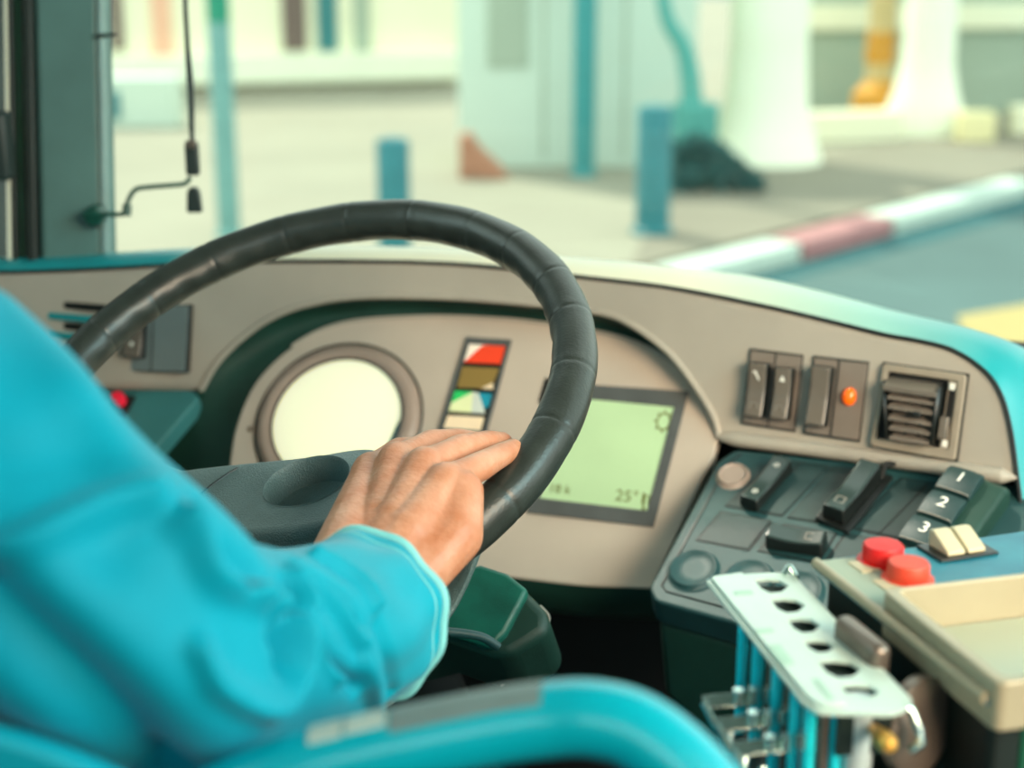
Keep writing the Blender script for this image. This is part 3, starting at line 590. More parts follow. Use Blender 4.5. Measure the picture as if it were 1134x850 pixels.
# ------------------------------------------------------------------ steering column and wheel
WC = np.array([-.5535, 1.0195, 1.9622]); waz, wel, wr, WR = -.1529, 1.0666, .0172, .225
wn = np.array([math.cos(wel) * math.sin(waz), -math.cos(wel) * math.cos(waz), math.sin(wel)])
WF = Frame(WC, n=wn, u=(math.cos(waz), math.sin(waz), 0))
colm = empty('steering_column', WC - wn * .55 + np.array([0, 0, -.2]), 'green plastic cowled steering column below the steering wheel', 'steering column')
CW = Frame(at(520, 675, 1.20), az=6, el=48)
top = CW.px([(440, 640), (532, 624), (562, 634), (585, 652), (560, 700), (544, 716), (485, 697), (452, 706), (430, 720)])
mb = MB(); mb.prism(CW, top, -.012, .0); build(mb, 'cowl', M['cowl'], colm, bevel=.004)
side = CW.px([(420, 640), (535, 626), (570, 636), (606, 672), (606, 695), (562, 722), (545, 720), (486, 700), (440, 712)])
mb = MB(); mb.prism(CW, side, -.09, -.008); build(mb, 'cowl_body', M['hood'], colm, bevel=.012, seg=4)
mb = MB(); mb.tube([WC - wn * .14, WC - wn * .34, WC - wn * .62], [.04, .038, .036], 24); build(mb, 'column_tube', M['dark'], colm)
mb = MB(); mb.tube(interp([at(*p) for p in [(452, 716, 1.14), (462, 704, 1.14), (485, 699, 1.14), (530, 704, 1.145), (552, 716, 1.15)]], 30), .0035, 10); build(mb, 'cowl_edge', M['lower'], colm)

whl = empty('steering_wheel', WC - wn * .12, 'large black leather-wrapped steering wheel gripped by the driver', 'steering wheel')
NU, NV = 900, 36; G = []
seams = [R_(x) for x in (2, 17, 33, 46, 62, 75, 92, 108, 123, 141, 158, 172, 186, 199, 215, 232, 248, 262, 279, 296, 312, 328, 344)]
for i in range(NU):
    a = 2 * math.pi * i / NU; ca, sa = math.cos(a), math.sin(a)
    ds = min(abs((a - s_ + math.pi) % (2 * math.pi) - math.pi) for s_ in seams) * WR
    dr = -.0005 * math.exp(-(ds / .0010) ** 2) + .0001 * math.exp(-((ds - .005) / .003) ** 2)
    row = []
    for j in range(NV):
        b = 2 * math.pi * j / NV; rr = wr + dr
        inner = math.exp(-((abs((b - math.pi + math.pi) % (2 * math.pi) - math.pi)) / .35) ** 2)
        rr += inner * .0005 * math.sin(a * WR / .0045) + .0002 * math.sin(3 * b + 7 * a) + .0002 * math.sin(23 * a + 2 * b)
        rad = WR + rr * math.cos(b); row.append(WF.P(rad * ca, rad * sa, rr * math.sin(b) * (1.04)))
    G.append(row)
G.append(G[0]); build(MB().grid(np.array(G), 0, True), 'rim', M['leather'], whl, angle=60)
# dished hub with horn recess, and two spokes
HF = Frame(at(340, 534, 1.125), n=-.22 * RGT + .86 * UPV - .46 * FWD, u=RGT)
hr = .0318; K_ = 120; G = []
def hub_out(a, e=.55):
    c, s_ = math.cos(a), math.sin(a); u = math.copysign(abs(c) ** e, c); v = math.copysign(abs(s_) ** e, s_)
    u2 = u * (.062 if u > 0 else .175); return np.array([u2, v * (.040 if v > 0 else .064) - .20 * u2 * (u < 0)])
As = np.linspace(0, 2 * math.pi, K_, endpoint=False)
for dv, h, sc_ in ((-.055, -.125, 1.0), (-.034, -.085, 1.02), (-.016, -.045, 1.02), (-.003, -.018, 1.0), (.0, -.008, .985), (.0, -.003, .955), (.0, -.0005, .91), (0, 0, .86)):
    G.append([HF.P(*(hub_out(a) * sc_ + np.array([0, dv * max(0, -math.sin(a)) ** .5])), h) for a in As])
for k, h in ((1.12, .0002), (1.06, .0012), (1.02, .0008), (.985, -.002), (.975, -.020), (.6, -.022), (.01, -.022)):
    G.append([HF.P(hr * k * math.cos(a), hr * 1.02 * k * math.sin(a), h) for a in As])
build(MB().grid(np.array(G), 0, True), 'hub', M['grain'], whl, angle=50)
mb = MB(); mb.lathe(HF, [(hr * 1.0, .0003), (hr * 1.03, .0022), (hr * 1.07, .0004)], 0, 0, 60, 1, 1.02); build(mb, 'recess_ring', M['grain'], whl)
hc = HF.P(0, -.03, -.03) - WC; hu, cv = float(hc @ WF.u), float(hc @ WF.v)
hh0 = float(hc @ WF.n) - .01
for a0, sgn in ((R_(-22), 1), (R_(202), -1)):
    p0 = np.array([hu + sgn * .10, cv + .0]); p1 = np.array([WR * math.cos(a0), WR * math.sin(a0)]); G = []
    for t in np.linspace(0, 1, 14):
        c = p0 * (1 - t) + p1 * t; h = hh0 * (1 - t ** 1.5); wdt = .042 * (1 - t) + .016 * t; th = .012
        d = nz(p1 - p0); s_ = np.array([-d[1], d[0]])
        G.append([WF.P(*(c + s_ * wdt * math.cos(b)), h + th * math.sin(b) * .9 - .004) for b in np.linspace(0, 2 * math.pi, 24, endpoint=False)])
    build(MB().grid(np.array(G), 0, True), 'spoke', M['grain'], whl)
lp = [HF.P(*HF.uv(*p), -.0002) for p in [(263, 518), (250, 526), (232, 539), (215, 553)]]
mb = MB(); mb.tube(interp(lp, 24), .0012, 8); build(mb, 'hub_seam', M['black'], whl)
bf = Frame(at(318, 622, 1.045), n=-.1 * RGT + .62 * UPV - .75 * FWD, u=RGT); mb = MB(); mb.box(bf, -.03, .03, -.015, .012, -.012, .0); build(mb, 'hub_badge', M['grain2'], whl, bevel=.002)

# thin wire with a clip hanging from the cowl
wi = empty('hanging_wire', at(600, 715, 1.24), 'thin wire with a small clip hanging beside the steering column', 'wire')
mb = MB(); mb.tube(interp([at(*p, 1.24) for p in [(598, 670), (608, 682), (606, 696), (600, 712), (592, 728), (575, 745), (555, 760)]], 40), .0009, 8); build(mb, 'strand', M['fascia'], wi)
mb = MB(); f = Frame(at(599, 716, 1.24), az=20); mb.box(f, -.004, .004, -.004, .004, -.003, .003); build(mb, 'clip', M['cowl'], wi, bevel=.001)

# ------------------------------------------------------------------ driver
person = empty('person', (-.62, .42, 1.56), 'driver in a teal long-sleeved shirt with right hand on the steering wheel', 'person')
WRIST = at(402, 655, .93)
joint = {   # pixel, pixel, depth of each joint; right hand
 'little': [(494, 533, 1.005), (532, 516, 1.032), (556, 503, 1.058), (568, 497, 1.075)],
 'ring':   [(470, 516, 1.025), (510, 497, 1.057), (540, 490, 1.082), (556, 490, 1.100)],
 'middle': [(440, 511, 1.045), (478, 492, 1.080), (508, 488, 1.106), (528, 490, 1.124)],
 'index':  [(412, 522, 1.058), (442, 501, 1.092), (472, 495, 1.120), (494, 498, 1.138)],
 'thumb':  [(412, 600, .985), (440, 570, 1.030), (478, 550, 1.065), (505, 540, 1.085)]}
rad = {'little': (.0108, .0098, .0086, .0076), 'ring': (.0112, .0102, .0090, .0080), 'middle': (.0116, .0106, .0093, .0082), 'index': (.0116, .0106, .0093, .0082), 'thumb': (.0150, .0125, .0110, .0095)}
def hand_caps(mb, T):
    w = T(WRIST); J = {k: [T(at(*p)) for p in v] for k, v in joint.items()}
    for k, js in J.items():
        r = rad[k]
        for i in range(3): mb.capsule(js[i], r[i], js[i + 1], r[i + 1])
        if k != 'thumb':
            mb.capsule(w + (js[0] - w) * .08, .0185, js[0], r[0] + .0018)
            mb.capsule(w + (js[0] - w) * .5, .017, js[0], r[0])
    wa, wb = T(at(374, 625, .945)), T(at(432, 668, .935)); mb.capsule(wa, .0195, J['index'][0], .0135); mb.capsule(wa, .0195, wb, .0180); mb.capsule(wb, .018, T(at(498, 565, .998)), .0165); mb.capsule(wa, .0195, T(at(330, 680, .85)), .022); mb.capsule(wb, .018, T(at(390, 725, .85)), .022)
    mb.capsule(w, .020, J['thumb'][0], .0175); mb.capsule(J['thumb'][0], .0165, J['index'][0], .012)
    # heel of the hand on the little-finger side
    hy = T(at(503, 592, .985)); mb.capsule(T(at(452, 650, .950)), .0175, hy, .0190); mb.capsule(hy, .0190, T(at(512, 545, 1.005)), .0145)
    mb.capsule(T(at(440, 600, .985)), .022, T(at(470, 550, 1.02)), .019)
    return w
def ident(p): return p
ang = R_(-38)
def mirror(p):                                                       # the left hand takes the rim on the other side
    d = p - WC; u, v, h = d @ WF.u, d @ WF.v, d @ WF.n; u = -u
    c, s_ = math.cos(-ang), math.sin(-ang); return WC + WF.u * (u * c - v * s_) + WF.v * (u * s_ + v * c) + WF.n * h
caps = MB()
w = hand_caps(caps, ident)
caps.capsule(w, .0235, at(448, 655, .94), .017)
fa = at(250, 715, .74); caps.capsule(w, .0265, fa, .036)
wl = hand_caps(caps, mirror)
HC = np.array([-.66, .46, 2.45])                                     # head centre
shl = np.array([-.84, .46, 2.10]); ell = np.array([-.92, .62, 1.86])
caps.capsule(wl, .0255, ell, .036)
caps.capsule(HC + [0, -.03, -.22], .055, HC + [0, -.01, -.06], .056)
for c, r0, c1, r1 in (((0, -.015, .03), .085, (0, .02, .02), .078), ((0, .03, -.04), .062, (0, .055, -.085), .038), ((-.03, .02, -.04), .05, (.03, .02, -.04), .05), ((0, .088, .0), .011, (0, .108, -.03), .014), ((-.03, .078, .022), .014, (.03, .078, .022), .014), ((-.02, .085, -.062), .011, (.02, .085, -.062), .011), ((.078, -.005, -.03), .012, (.083, -.015, .01), .014), ((-.078, -.005, -.03), .012, (-.083, -.015, .01), .014)):
    caps.capsule(HC + np.array(c), r0, HC + np.array(c1), r1)
caps.capsule(HC + [0, -.03, -.22], .06, HC + [0, 0, -.45], .10)
V, F, N = remesh(caps, .0017, 3, .5)
# knuckle wrinkles and tendons, small
d_ = np.zeros(len(V))
for k in ('little', 'ring', 'middle', 'index'):
    a = at(*joint[k][0]); b = at(*joint[k][1])
    for q, amp, rr in ((a, .0030, .0075), (b, .0014, .006)):
        d_ += amp * np.exp(-(np.linalg.norm(V - q, axis=1) / (rr * 1.5)) ** 2)
    t = np.clip(((V - WRIST) @ (a - WRIST)) / ((a - WRIST) @ (a - WRIST)), .15, .95); ds = np.linalg.norm(V - (WRIST + t[:, None] * (a - WRIST)) - 0, axis=1)
    d_ += .0
V = V + N * d_[:, None]
mb = MB(); mb.add(V, F); build(mb, 'body', M['skin'], person, angle=180)
hm_ = MB(); hm_.capsule(HC + [0, -.03, .045], .086, HC + [0, .01, .05], .076); hm_.capsule(HC + [0, -.06, -.02], .065, HC + [0, -.04, .03], .08)
V, F, N = remesh(hm_, .005, 4); mb = MB(); mb.add(V, F); build(mb, 'hair', M['hair'], person, angle=180)
mb = MB()
for s_ in (-1, 1): mb = MB(); mb.ball(HC + [s_ * .032, .088, .008], .012, 10); build(mb, 'eye', M['icon'], person)

def sleeve(path, n=260, k=180):
    """open lofted sleeve; path rows are x, y, z, radius"""
    q = interp(path, n); p, r = q[:, :3], q[:, 3]
    t = np.gradient(p, axis=0); t /= np.linalg.norm(t, axis=1)[:, None]
    a = nz(np.cross(t[0], [0, 0, 1.0])); G = []
    for i in range(n):
        a = nz(a - t[i] * (a @ t[i])); b = np.cross(t[i], a)
        G.append([p[i] + r[i] * (math.cos(g) * a + math.sin(g) * b) for g in np.linspace(0, 2 * math.pi, k, endpoint=False)])
    return np.array(G), p
SP = [(-330, 410, .66, 200), (-200, 440, .655, 196), (-80, 520, .65, 186), (30, 600, .645, 174), (110, 662, .65, 162), (185, 712, .675, 144), (250, 728, .72, 128), (310, 720, .775, 112), (352, 706, .825, 103), (384, 692, .868, 97), (404, 681, .893, 93)]
path = [np.r_[at(x, y, d), r * d / FPX] for x, y, d, r in SP]
G, pc = sleeve(path)
n_, k_ = G.shape[:2]; Vs = G.reshape(-1, 3); cen = np.repeat(pc, k_, 0); Nn = Vs - cen; Nn /= np.linalg.norm(Nn, axis=1)[:, None]
vis = ((CAM - Vs) * Nn).sum(1) > -.05                                # folds are laid on the side they were seen from
def surf(px, py):
    """nearest sleeve vertex to the sight line"""
    r = nz(ray(px, py)); d = Vs - CAM; t = d @ r; dist = np.linalg.norm(d - t[:, None] * r, axis=1) + .25 * np.maximum(0, t - t.min()) * 0
    dist = np.where(vis, dist, 9); return Vs[np.argmin(dist)]
folds = [([(178, 545), (190, 556), (200, 570)], .0042, .013), ([(10, 330), (60, 400), (95, 460), (125, 520)], .004, .016), ([(0, 610), (50, 590), (110, 560), (145, 556), (160, 556)], .0055, .007), ([(196, 585), (208, 605), (232, 640), (285, 662)], .008, .006),
  ([(215, 560), (238, 610), (262, 640)], -.009, .006), ([(300, 660), (330, 690), (335, 740), (300, 775), (240, 750), (215, 715)], .0055, .005), ([(318, 650), (322, 700), (316, 735)], -.010, .006), ([(90, 470), (130, 560), (120, 600)], -.003, .016),
  ([(-30, 640), (20, 690), (75, 745), (125, 800), (180, 860)], -.009, .015), ([(60, 640), (130, 710), (200, 770), (260, 810)], .004, .022), ([(318, 632), (352, 660), (392, 712)], .0050, .003), ([(330, 626), (370, 648), (402, 690)], -.0045, .0035), ([(345, 618), (385, 640), (412, 672)], .0045, .003),
  ([(322, 640), (345, 700), (372, 750)], .0055, .0035), ([(345, 690), (365, 730), (392, 760)], -.006, .004), ([(395, 700), (398, 740), (412, 775)], .005, .0035), ([(420, 690), (432, 730), (436, 770)], -.003, .005), ([(255, 605), (290, 640), (310, 700)], -.004, .006), ([(-60, 470), (20, 500), (90, 500)], -.003, .015)]
disp = np.zeros(len(Vs))
for pts, amp, wd_ in folds:
    c3 = interp([surf(*p) for p in pts], 60); best = np.full(len(Vs), 9.0)
    for c in c3: best = np.minimum(best, np.linalg.norm(Vs - c, axis=1))
    disp += 1.7 * amp * np.exp(-(best / wd_) ** 2)
gi = np.arange(n_).repeat(k_) / n_; gj = np.tile(np.arange(k_), n_) / k_ * 2 * math.pi
disp += .0012 * np.sin(9 * gj + 14 * gi) * gi + .0010 * np.sin(5 * gj - 30 * gi)
Vs = Vs + Nn * disp[:, None]; G = Vs.reshape(n_, k_, 3)
mb = MB(); mb.grid(G, 0, True)
lip_in = pc[-1] + (G[-1] - pc[-1]) * .94; mb.grid(np.array([G[-1], pc[-1] + (G[-1] - pc[-1]) * .97 + nz(pc[-1] - pc[-2]) * .0015, lip_in, pc[-12] + (G[-12] - pc[-12]) * .9]), 0, True)
# left sleeve and torso
p2 = [np.r_[np.array([-.70, .43, 2.10]), .085], np.r_[shl, .075], np.r_[(shl + ell) / 2 + [-.03, 0, 0], .066], np.r_[ell, .058], np.r_[ell * .5 + wl * .5, .048], np.r_[ell * .14 + wl * .86, .040]]
G2, _ = sleeve(p2, 60, 48); mb.grid(G2, 0, True)
G3 = []
for z, ru, rv, cy in ((1.54, .185, .14, .40), (1.62, .19, .145, .40), (1.76, .18, .13, .41), (1.90, .19, .125, .42), (2.02, .195, .125, .43), (2.11, .19, .11, .44), (2.17, .14, .085, .445), (2.205, .085, .07, .445), (2.24, .068, .064, .45)):
    G3.append([(-.66 + ru * math.copysign(abs(math.cos(a)) ** .8, math.cos(a)), cy + rv * math.copysign(abs(math.sin(a)) ** .8, math.sin(a)), z) for a in np.linspace(0, 2 * math.pi, 60, endpoint=False)])
mb.grid(np.array(G3), 0, True)
shirt = build(mb, 'shirt', M['shirt'], person, angle=180)
mb = MB(); mb.tube(np.vstack([G[-1], G[-1][:2]]), .0030, 10, False); mb.tube(np.vstack([G[-14], G[-14][:2]]) , .0006, 6, False); build(mb, 'cuff_edge', M['cuffedge'], shirt)  # light coming through the cuff rim put into its paler colour
mb = MB()
for s_ in (-1, 1):
    x = -.66 + s_ * .10; mb.tube(interp([(x, .36, 1.52), (x + s_ * .03, .60, 1.53), (x + s_ * .05, .84, 1.50), (x + s_ * .05, .90, 1.40), (x + s_ * .04, .98, 1.10)], 40), np.interp(np.linspace(0, 1, 40), [0, .5, .6, 1], [.10, .075, .07, .05]), 28)
build(mb, 'trousers', M['trousers'], person, angle=180)
mb = MB()
for s_ in (-1, 1):
    x = -.66 + s_ * .14; mb = MB(); mb.capsule((x, .97, 1.035), .035, (x, 1.14, 1.03), .03); build(mb, 'shoe', M['black'], person)
st = empty('driver_seat', (-.66, .38, FZ), 'teal fabric driver seat under the driver at the lower left corner', 'seat')
mb = MB(); mb.box(fx, -.90, -.42, .12, .66, 1.30, 1.41); build(mb, 'cushion', M['seat'], st, bevel=.03, seg=4)
mb = MB(); mb.add([(x, y, z) for z, y0, y1 in ((1.36, .12, .22), (2.10, -.02, .06)) for x in (-.88, -.44) for y in (y0, y1)], [(0, 1, 3, 2), (4, 6, 7, 5), (0, 4, 5, 1), (1, 5, 7, 3), (3, 7, 6, 2), (2, 6, 4, 0)]); build(mb, 'backrest', M['seat'], st, bevel=.03, seg=4)
mb = MB(); mb.box(fx, -.80, -.52, .22, .56, FZ, 1.33); build(mb, 'pedestal', M['black'], st, bevel=.01)

# ------------------------------------------------------------------ foreground: rail, coin dispenser, ticket machine
rl = empty('grab_rail', on_z(620, 880, FZ + .0) * 0 + np.array([*at(740, 850, .62)[:2], FZ]), 'thick teal painted grab rail curving across the bottom foreground', 'handrail')
rp = [at(*p) for p in [(150, 925, .64), (260, 878, .63), (340, 850, .625), (440, 826, .62), (540, 806, .615), (610, 796, .61), (655, 795, .605), (700, 806, .60), (742, 834, .595), (785, 878, .59), (830, 935, .585), (870, 1000, .58)]]
mb = MB(); mb.tube(interp(rp, 90), .0152, 32); build(mb, 'tube', M['rail'], rl)
end = rp[-1]; mb = MB(); mb.tube([end, np.array([end[0], end[1], FZ])], .015, 24); build(mb, 'post', M['rail'], rl)
e2 = rp[0]; mb = MB(); mb.tube([e2, np.array([e2[0], e2[1], FZ])], .015, 24); build(mb, 'post', M['rail'], rl)
rq = interp(rp, 400)
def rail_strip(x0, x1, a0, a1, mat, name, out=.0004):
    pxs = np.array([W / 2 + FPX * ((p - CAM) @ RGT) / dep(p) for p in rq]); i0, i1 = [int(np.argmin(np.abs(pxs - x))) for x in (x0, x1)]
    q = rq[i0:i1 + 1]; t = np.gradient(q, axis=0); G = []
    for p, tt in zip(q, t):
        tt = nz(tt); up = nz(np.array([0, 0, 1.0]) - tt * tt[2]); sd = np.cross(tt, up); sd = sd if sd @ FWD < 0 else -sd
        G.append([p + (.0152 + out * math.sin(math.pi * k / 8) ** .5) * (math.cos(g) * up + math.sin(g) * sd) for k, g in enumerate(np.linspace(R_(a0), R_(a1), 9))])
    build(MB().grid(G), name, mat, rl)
rail_strip(356, 392, -25, 30, M['kerbw'], 'glint_patch', .0012); rail_strip(396, 440, -25, 28, M['kerbw'], 'glint_patch', .0012); rail_strip(442, 610, -30, 42, M['railhighlight'], 'highlight_strip')  # highlight and glints on the rail top, painted as pale strips

a_, b_, c_ = at(-120, 782, .60), at(60, 836, .60), at(230, 915, .60)
mb = MB(); th_ = nz(np.cross(b_ - a_, [0, 0, 1.0])) * .012; th_ = th_ if th_ @ FWD > 0 else -th_
tp = interp([a_, b_, c_], 24); V = list(tp) + list(tp + th_) + [np.array([p[0], p[1], FZ]) for p in tp] + [np.array([p[0], p[1], FZ]) for p in tp + th_]; n = 24
F = [(0, n, 3 * n, 2 * n), (n - 1, 3 * n - 1, 4 * n - 1, 2 * n - 1)]
for i in range(n - 1): F += [(i, i + 1, n + i + 1, n + i), (2 * n + i, 2 * n + i + 1, i + 1, i), (n + i, n + i + 1, 3 * n + i + 1, 3 * n + i), (3 * n + i, 3 * n + i + 1, 2 * n + i + 1, 2 * n + i)]
mb.add(V, F); tag(build(mb, 'cab_partition', M['partition'], bevel=.004), 'teal cab partition panel beneath the driver sleeve at the lower left corner', 'partition')

ZP = CAM[2] - .355
def hframe(a, b, z): A_, B_ = on_z(*a, z), on_z(*b, z); return Frame(A_, n=(0, 0, 1), u=B_ - A_)
CF = hframe((782, 640), (890, 783), ZP)                              # along the left edge, towards the viewer
co = empty('coin_dispenser', np.array([*on_z(880, 720, ZP)[:2], FZ]), 'pale metal coin dispenser with six slots and teal coin tubes', 'coin dispenser')
out = roundpoly(CF.px([(781, 641), (824, 635), (868, 633), (880, 637), (1012, 776), (1003, 784), (988, 790), (905, 788), (890, 778)]), .004)
holes = []
for x, y, wx, hy in ((855, 648, 20, 8), (873, 670, 20, 8), (891, 692, 19, 8), (908, 715, 18, 7), (931, 740, 25, 10), (953, 765, 23, 8)):
    holes.append(CF.px([(x - wx, y - hy * .9), (x - wx * .3, y - hy), (x + wx * .4, y - hy * .8), (x + wx * .95, y), (x + wx * .5, y + hy * .85), (x - wx * .1, y + hy), (x - wx * .6, y + hy * .4)]))
mb = MB(); mb.plate(CF, out, holes, -.002, 0); pt_ = build(mb, 'top_plate', M['plate'], co, smooth=False, bevel=.0008)
mb = MB(); mb.prism(CF, roundpoly(CF.px([(786, 641), (822, 636), (842, 660), (938, 783), (908, 784), (893, 774)]), .003), 0, .002); build(mb, 'raised_strip', M['plate'], pt_, bevel=.0008)
for a_, b_ in (((812, 655), (835, 658)), ((836, 697), (858, 700)), ((850, 715), (880, 735)), ((900, 752), (925, 775))):
    mb = MB(); c0, c1 = CF.uv(*a_, .002), CF.uv(*b_, .002); mb.prism(CF, [(c0[0], c0[1]), (c1[0], c0[1]), (c1[0], c1[1]), (c0[0], c1[1])], .002, .0024); build(mb, 'sticker', M['sticker'], pt_, smooth=False)
mb = MB(); mb.prism(CF, CF.px([(838, 640), (874, 640), (990, 772), (930, 776)]), -.03, -.005); build(mb, 'under_tray', M['machine'], co, smooth=False)
mb = MB(); mb.tube(interp([CF.P(*CF.uv(868, 637), .001), CF.P(*CF.uv(874, 634), .004), CF.P(*CF.uv(882, 640), .001)], 10), .0016, 8); build(mb, 'hinge', M['chrome'], co)
for x, y, wpx, mt in ((823, 705, 13, 'tealtube'), (840, 725, 15, 'tealtube'), (852, 742, 7, 'brownmetal'), (861, 752, 14, 'tealtube'), (871, 765, 6, 'brownmetal'), (881, 778, 13, 'tealtube'), (898, 787, 15, 'tealtube'), (913, 789, 10, 'brownmetal'), (927, 790, 13, 'tealtube'), (954, 794, 36, 'silver')):
    p = on_z(x + 2, y - 12, ZP - .003); d = dep(p); r0 = wpx / 2 * d / FPX; p = p + nz(FWD * [1, 1, 0]) * r0
    mb = MB(); mb.tube([p, p - np.array([0, 0, .05]), p - np.array([0, 0, .13])], r0, 18); build(mb, 'coin_tube' if mt != 'brownmetal' else 'divider_rod', M[mt], co)
# coin levers at the foot of the tubes
for k, (x, y) in enumerate(((779, 778), (794, 803), (812, 830))):
    d = .80 - .02 * k; f = Frame(at(x, y, d), az=30, el=60); mb = MB()
    mb.box(f, 0, .028, -.004, .004, -.001, .001); mb.tube([f.P(0, 0, 0), f.P(.004, -.012, -.004), f.P(.010, -.022, -.004), f.P(.012, -.012, .002)], .0022, 10); build(mb, 'lever', M['chrome'], co, bevel=.0005)
    mb = MB()
    for j in range(3):
        mb.tube([f.P(.018 + .008 * j, -.002, .0), f.P(.018 + .008 * j, .002, .007)], .0028, 10)
    build(mb, 'coin_stop', M['chrome'], co)
mb = MB(); b_ = at(800, 800, .79); fb = Frame(at(850, 850, .80), n=(0, 0, 1), u=CF.u); mb.box(fb, -.06, .09, -.005, .06, -.06, -.012); build(mb, 'base', M['machine'], co, bevel=.003)
p0 = CF.P(*CF.uv(1000, 778), -.002); d0 = dep(p0)
mb = MB(); mb.tube([p0, at(1009, 786, d0), at(1017, 806, d0), at(1020, 822, d0), at(1007, 831, d0)], .0026, 10); build(mb, 'bail', M['chrome'], co)
mb = MB(); mb.tube([np.array([*on_z(900, 730, ZP)[:2], FZ]), np.array([*on_z(900, 730, ZP)[:2], ZP - .1])], .03, 20); build(mb, 'stand', M['machine'], co)

# ticket machine
ZT = CAM[2] - .345
TF = hframe((900, 622), (1134, 588), ZT)
tm = empty('ticket_machine', np.array([*on_z(1090, 680, ZT)[:2], FZ]), 'dark ticket machine with blue top, red buttons and beige coin tray', 'ticket machine')
Lw = TF.uv(1134, 588)[0] + .06; near_v = TF.uv(1098, 777)
tl = roundpoly([(0, 0), (Lw, 0), (Lw, near_v[1]), (near_v[0], near_v[1])], .006)
ZR = ZT + .011; TR = hframe((976, 652), (1134, 634), ZR); nv_ = TR.uv(1106, 757); lw = TR.uv(1134, 634)[0] + .06
to = roundpoly([(0, 0), (lw, 0), (lw, nv_[1]), (nv_[0], nv_[1])], .006)
tw = [TR.P(*p) - TF.o for p in to]; th_ = [(float(p @ TF.u), float(p @ TF.v)) for p in tw]; tc_ = np.mean(th_, 0); th_ = [tuple(tc_ + (np.asarray(p) - tc_) * .96) for p in th_]
mb = MB(); mb.plate(TF, tl, [th_], -.004, 0); build(mb, 'top_panel', M['machtop'], tm, bevel=.0015)
mb = MB(); mb.tube([TF.P(.001, -.002, 0), TF.P(near_v[0], near_v[1] + .004, 0)], .0032, 10); build(mb, 'edge_trim', M['tray'], tm)
mb = MB(); mb.prism(TF, TF.px([(903, 622), (960, 616), (1000, 650), (985, 690)]), 0, .0006); build(mb, 'label_plate', M['wallg'], tm, smooth=False)
inn = [tuple(np.mean(tl, 0) + (np.asarray(p) - np.mean(tl, 0)) * .94) for p in tl]
mb = MB(); mb.prism(TF, inn, -.22, -.034); mb.ring(TF, inn, [tuple(np.mean(inn, 0) + (np.asarray(p) - np.mean(inn, 0)) * .97) for p in inn], -.034, -.004); build(mb, 'case', M['machine'], tm, bevel=.006)
mb = MB(); c = np.mean(tl, 0); mb.box(TF, c[0] - .03, c[0] + .05, c[1] - .03, c[1] + .03, FZ - ZT, -.22); build(mb, 'pedestal', M['machine'], tm, bevel=.004)
for x, y, mt, lb in ((977, 622, 'redbtn', 'bright red push button'), (1005, 642, 'salmon', 'scuffed salmon-topped push button')):
    c = TF.uv(x, y); r0 = .0118
    mb = MB(); mb.lathe(TF, [(r0 * 1.25, 0), (r0 * 1.25, .0015), (r0, .0022), (r0, .0100), (r0 * .93, .0112), (.0002, .0116)], *c, 36); b_ = build(mb, 'push_button', M[mt], tm, angle=40); b_['label'] = lb
    mb = MB(); mb.box(TF, c[0] - .021, c[0] + .004, c[1] - .012, c[1] + .004, 0, .0016); build(mb, 'button_bezel', M['ivory'], b_, bevel=.001)
f = Frame(TF.P(*TF.uv(1060, 610)), n=(0, 0, 1), u=TF.u)
mb = MB(); mb.box(f, -.020, .020, -.013, .013, 0, .002); sb = build(mb, 'toggle_base', M['black'], tm, bevel=.0008)
for u0 in (-.0135, .0005):
    mb = MB(); u1 = u0 + .012; fr2 = f
    prof = [(-.010, .002), (.010, .002), (.010, .012), (.006, .0125), (-.010, .0045)]
    V = [f.P(u0 + v * .0, v, h) for v, h in prof] + [f.P(u1, v, h) for v, h in prof]; m = 5
    mb.add(V, [tuple(range(m)), tuple(range(2 * m - 1, m - 1, -1))] + [(i, i + m, (i + 1) % m + m, (i + 1) % m) for i in range(m)]); build(mb, 'toggle_key', M['ivory'], sb, bevel=.0008)
# coin tray on the machine
ti = roundpoly([(.008, -.003), (lw - .008, -.003), (lw - .008, nv_[1] + .006), (nv_[0] + .007, nv_[1] + .006)], .006)
mb = MB(); mb.ring(TR, to, ti, -.026, 0); tray = build(mb, 'coin_tray', M['tray'], tm, bevel=.0022)
mb = MB(); mb.prism(TR, ti, -.0275, -.025); build(mb, 'tray_floor', M['trayfloor'], tray, bevel=.001)
# latch, knob and mechanism on the machine's near side
mb = MB(); fl = Frame(at(957, 702, .802), n=(0, 0, 1), u=(near_v[0], near_v[1], 0)[0] * TF.u + near_v[1] * TF.v)
mb.box(fl, -.024, .020, -.006, .006, -.022, .002); build(mb, 'latch', M['brownmetal'], tm, bevel=.005, seg=4)
mb = MB(); mb.tube([at(972, 720, .84), at(975, 745, .84), at(983, 752, .84)], .003, 10); build(mb, 'latch_pin', M['chrome'], tm)
mb = MB(); mb.lathe(Frame(at(982, 822, .735), az=25, el=10), [(.0002, .006), (.003, .0055), (.0048, .002), (.005, -.004), (.003, -.02)], k=20); build(mb, 'brass_knob', M['brass'], tm)
mb = MB(); mb.lathe(Frame(at(1022, 805, .775), az=60, el=5), [(.0002, .004), (.02, .004), (.026, 0), (.026, -.006), (.01, -.02)], k=36, sv=1.0); build(mb, 'gear_disc', M['brownmetal'], tm, angle=40)
for x, mt in ((1090, 'machside'), (1108, 'lower'), (1126, 'machside')):
    p = on_z(x, 790, ZT - .02); p = p - FWD * .012; mb = MB(); mb.tube([p, p - np.array([0, 0, .16])], .0028, 10); build(mb, 'guide_rod', M[mt], tm)

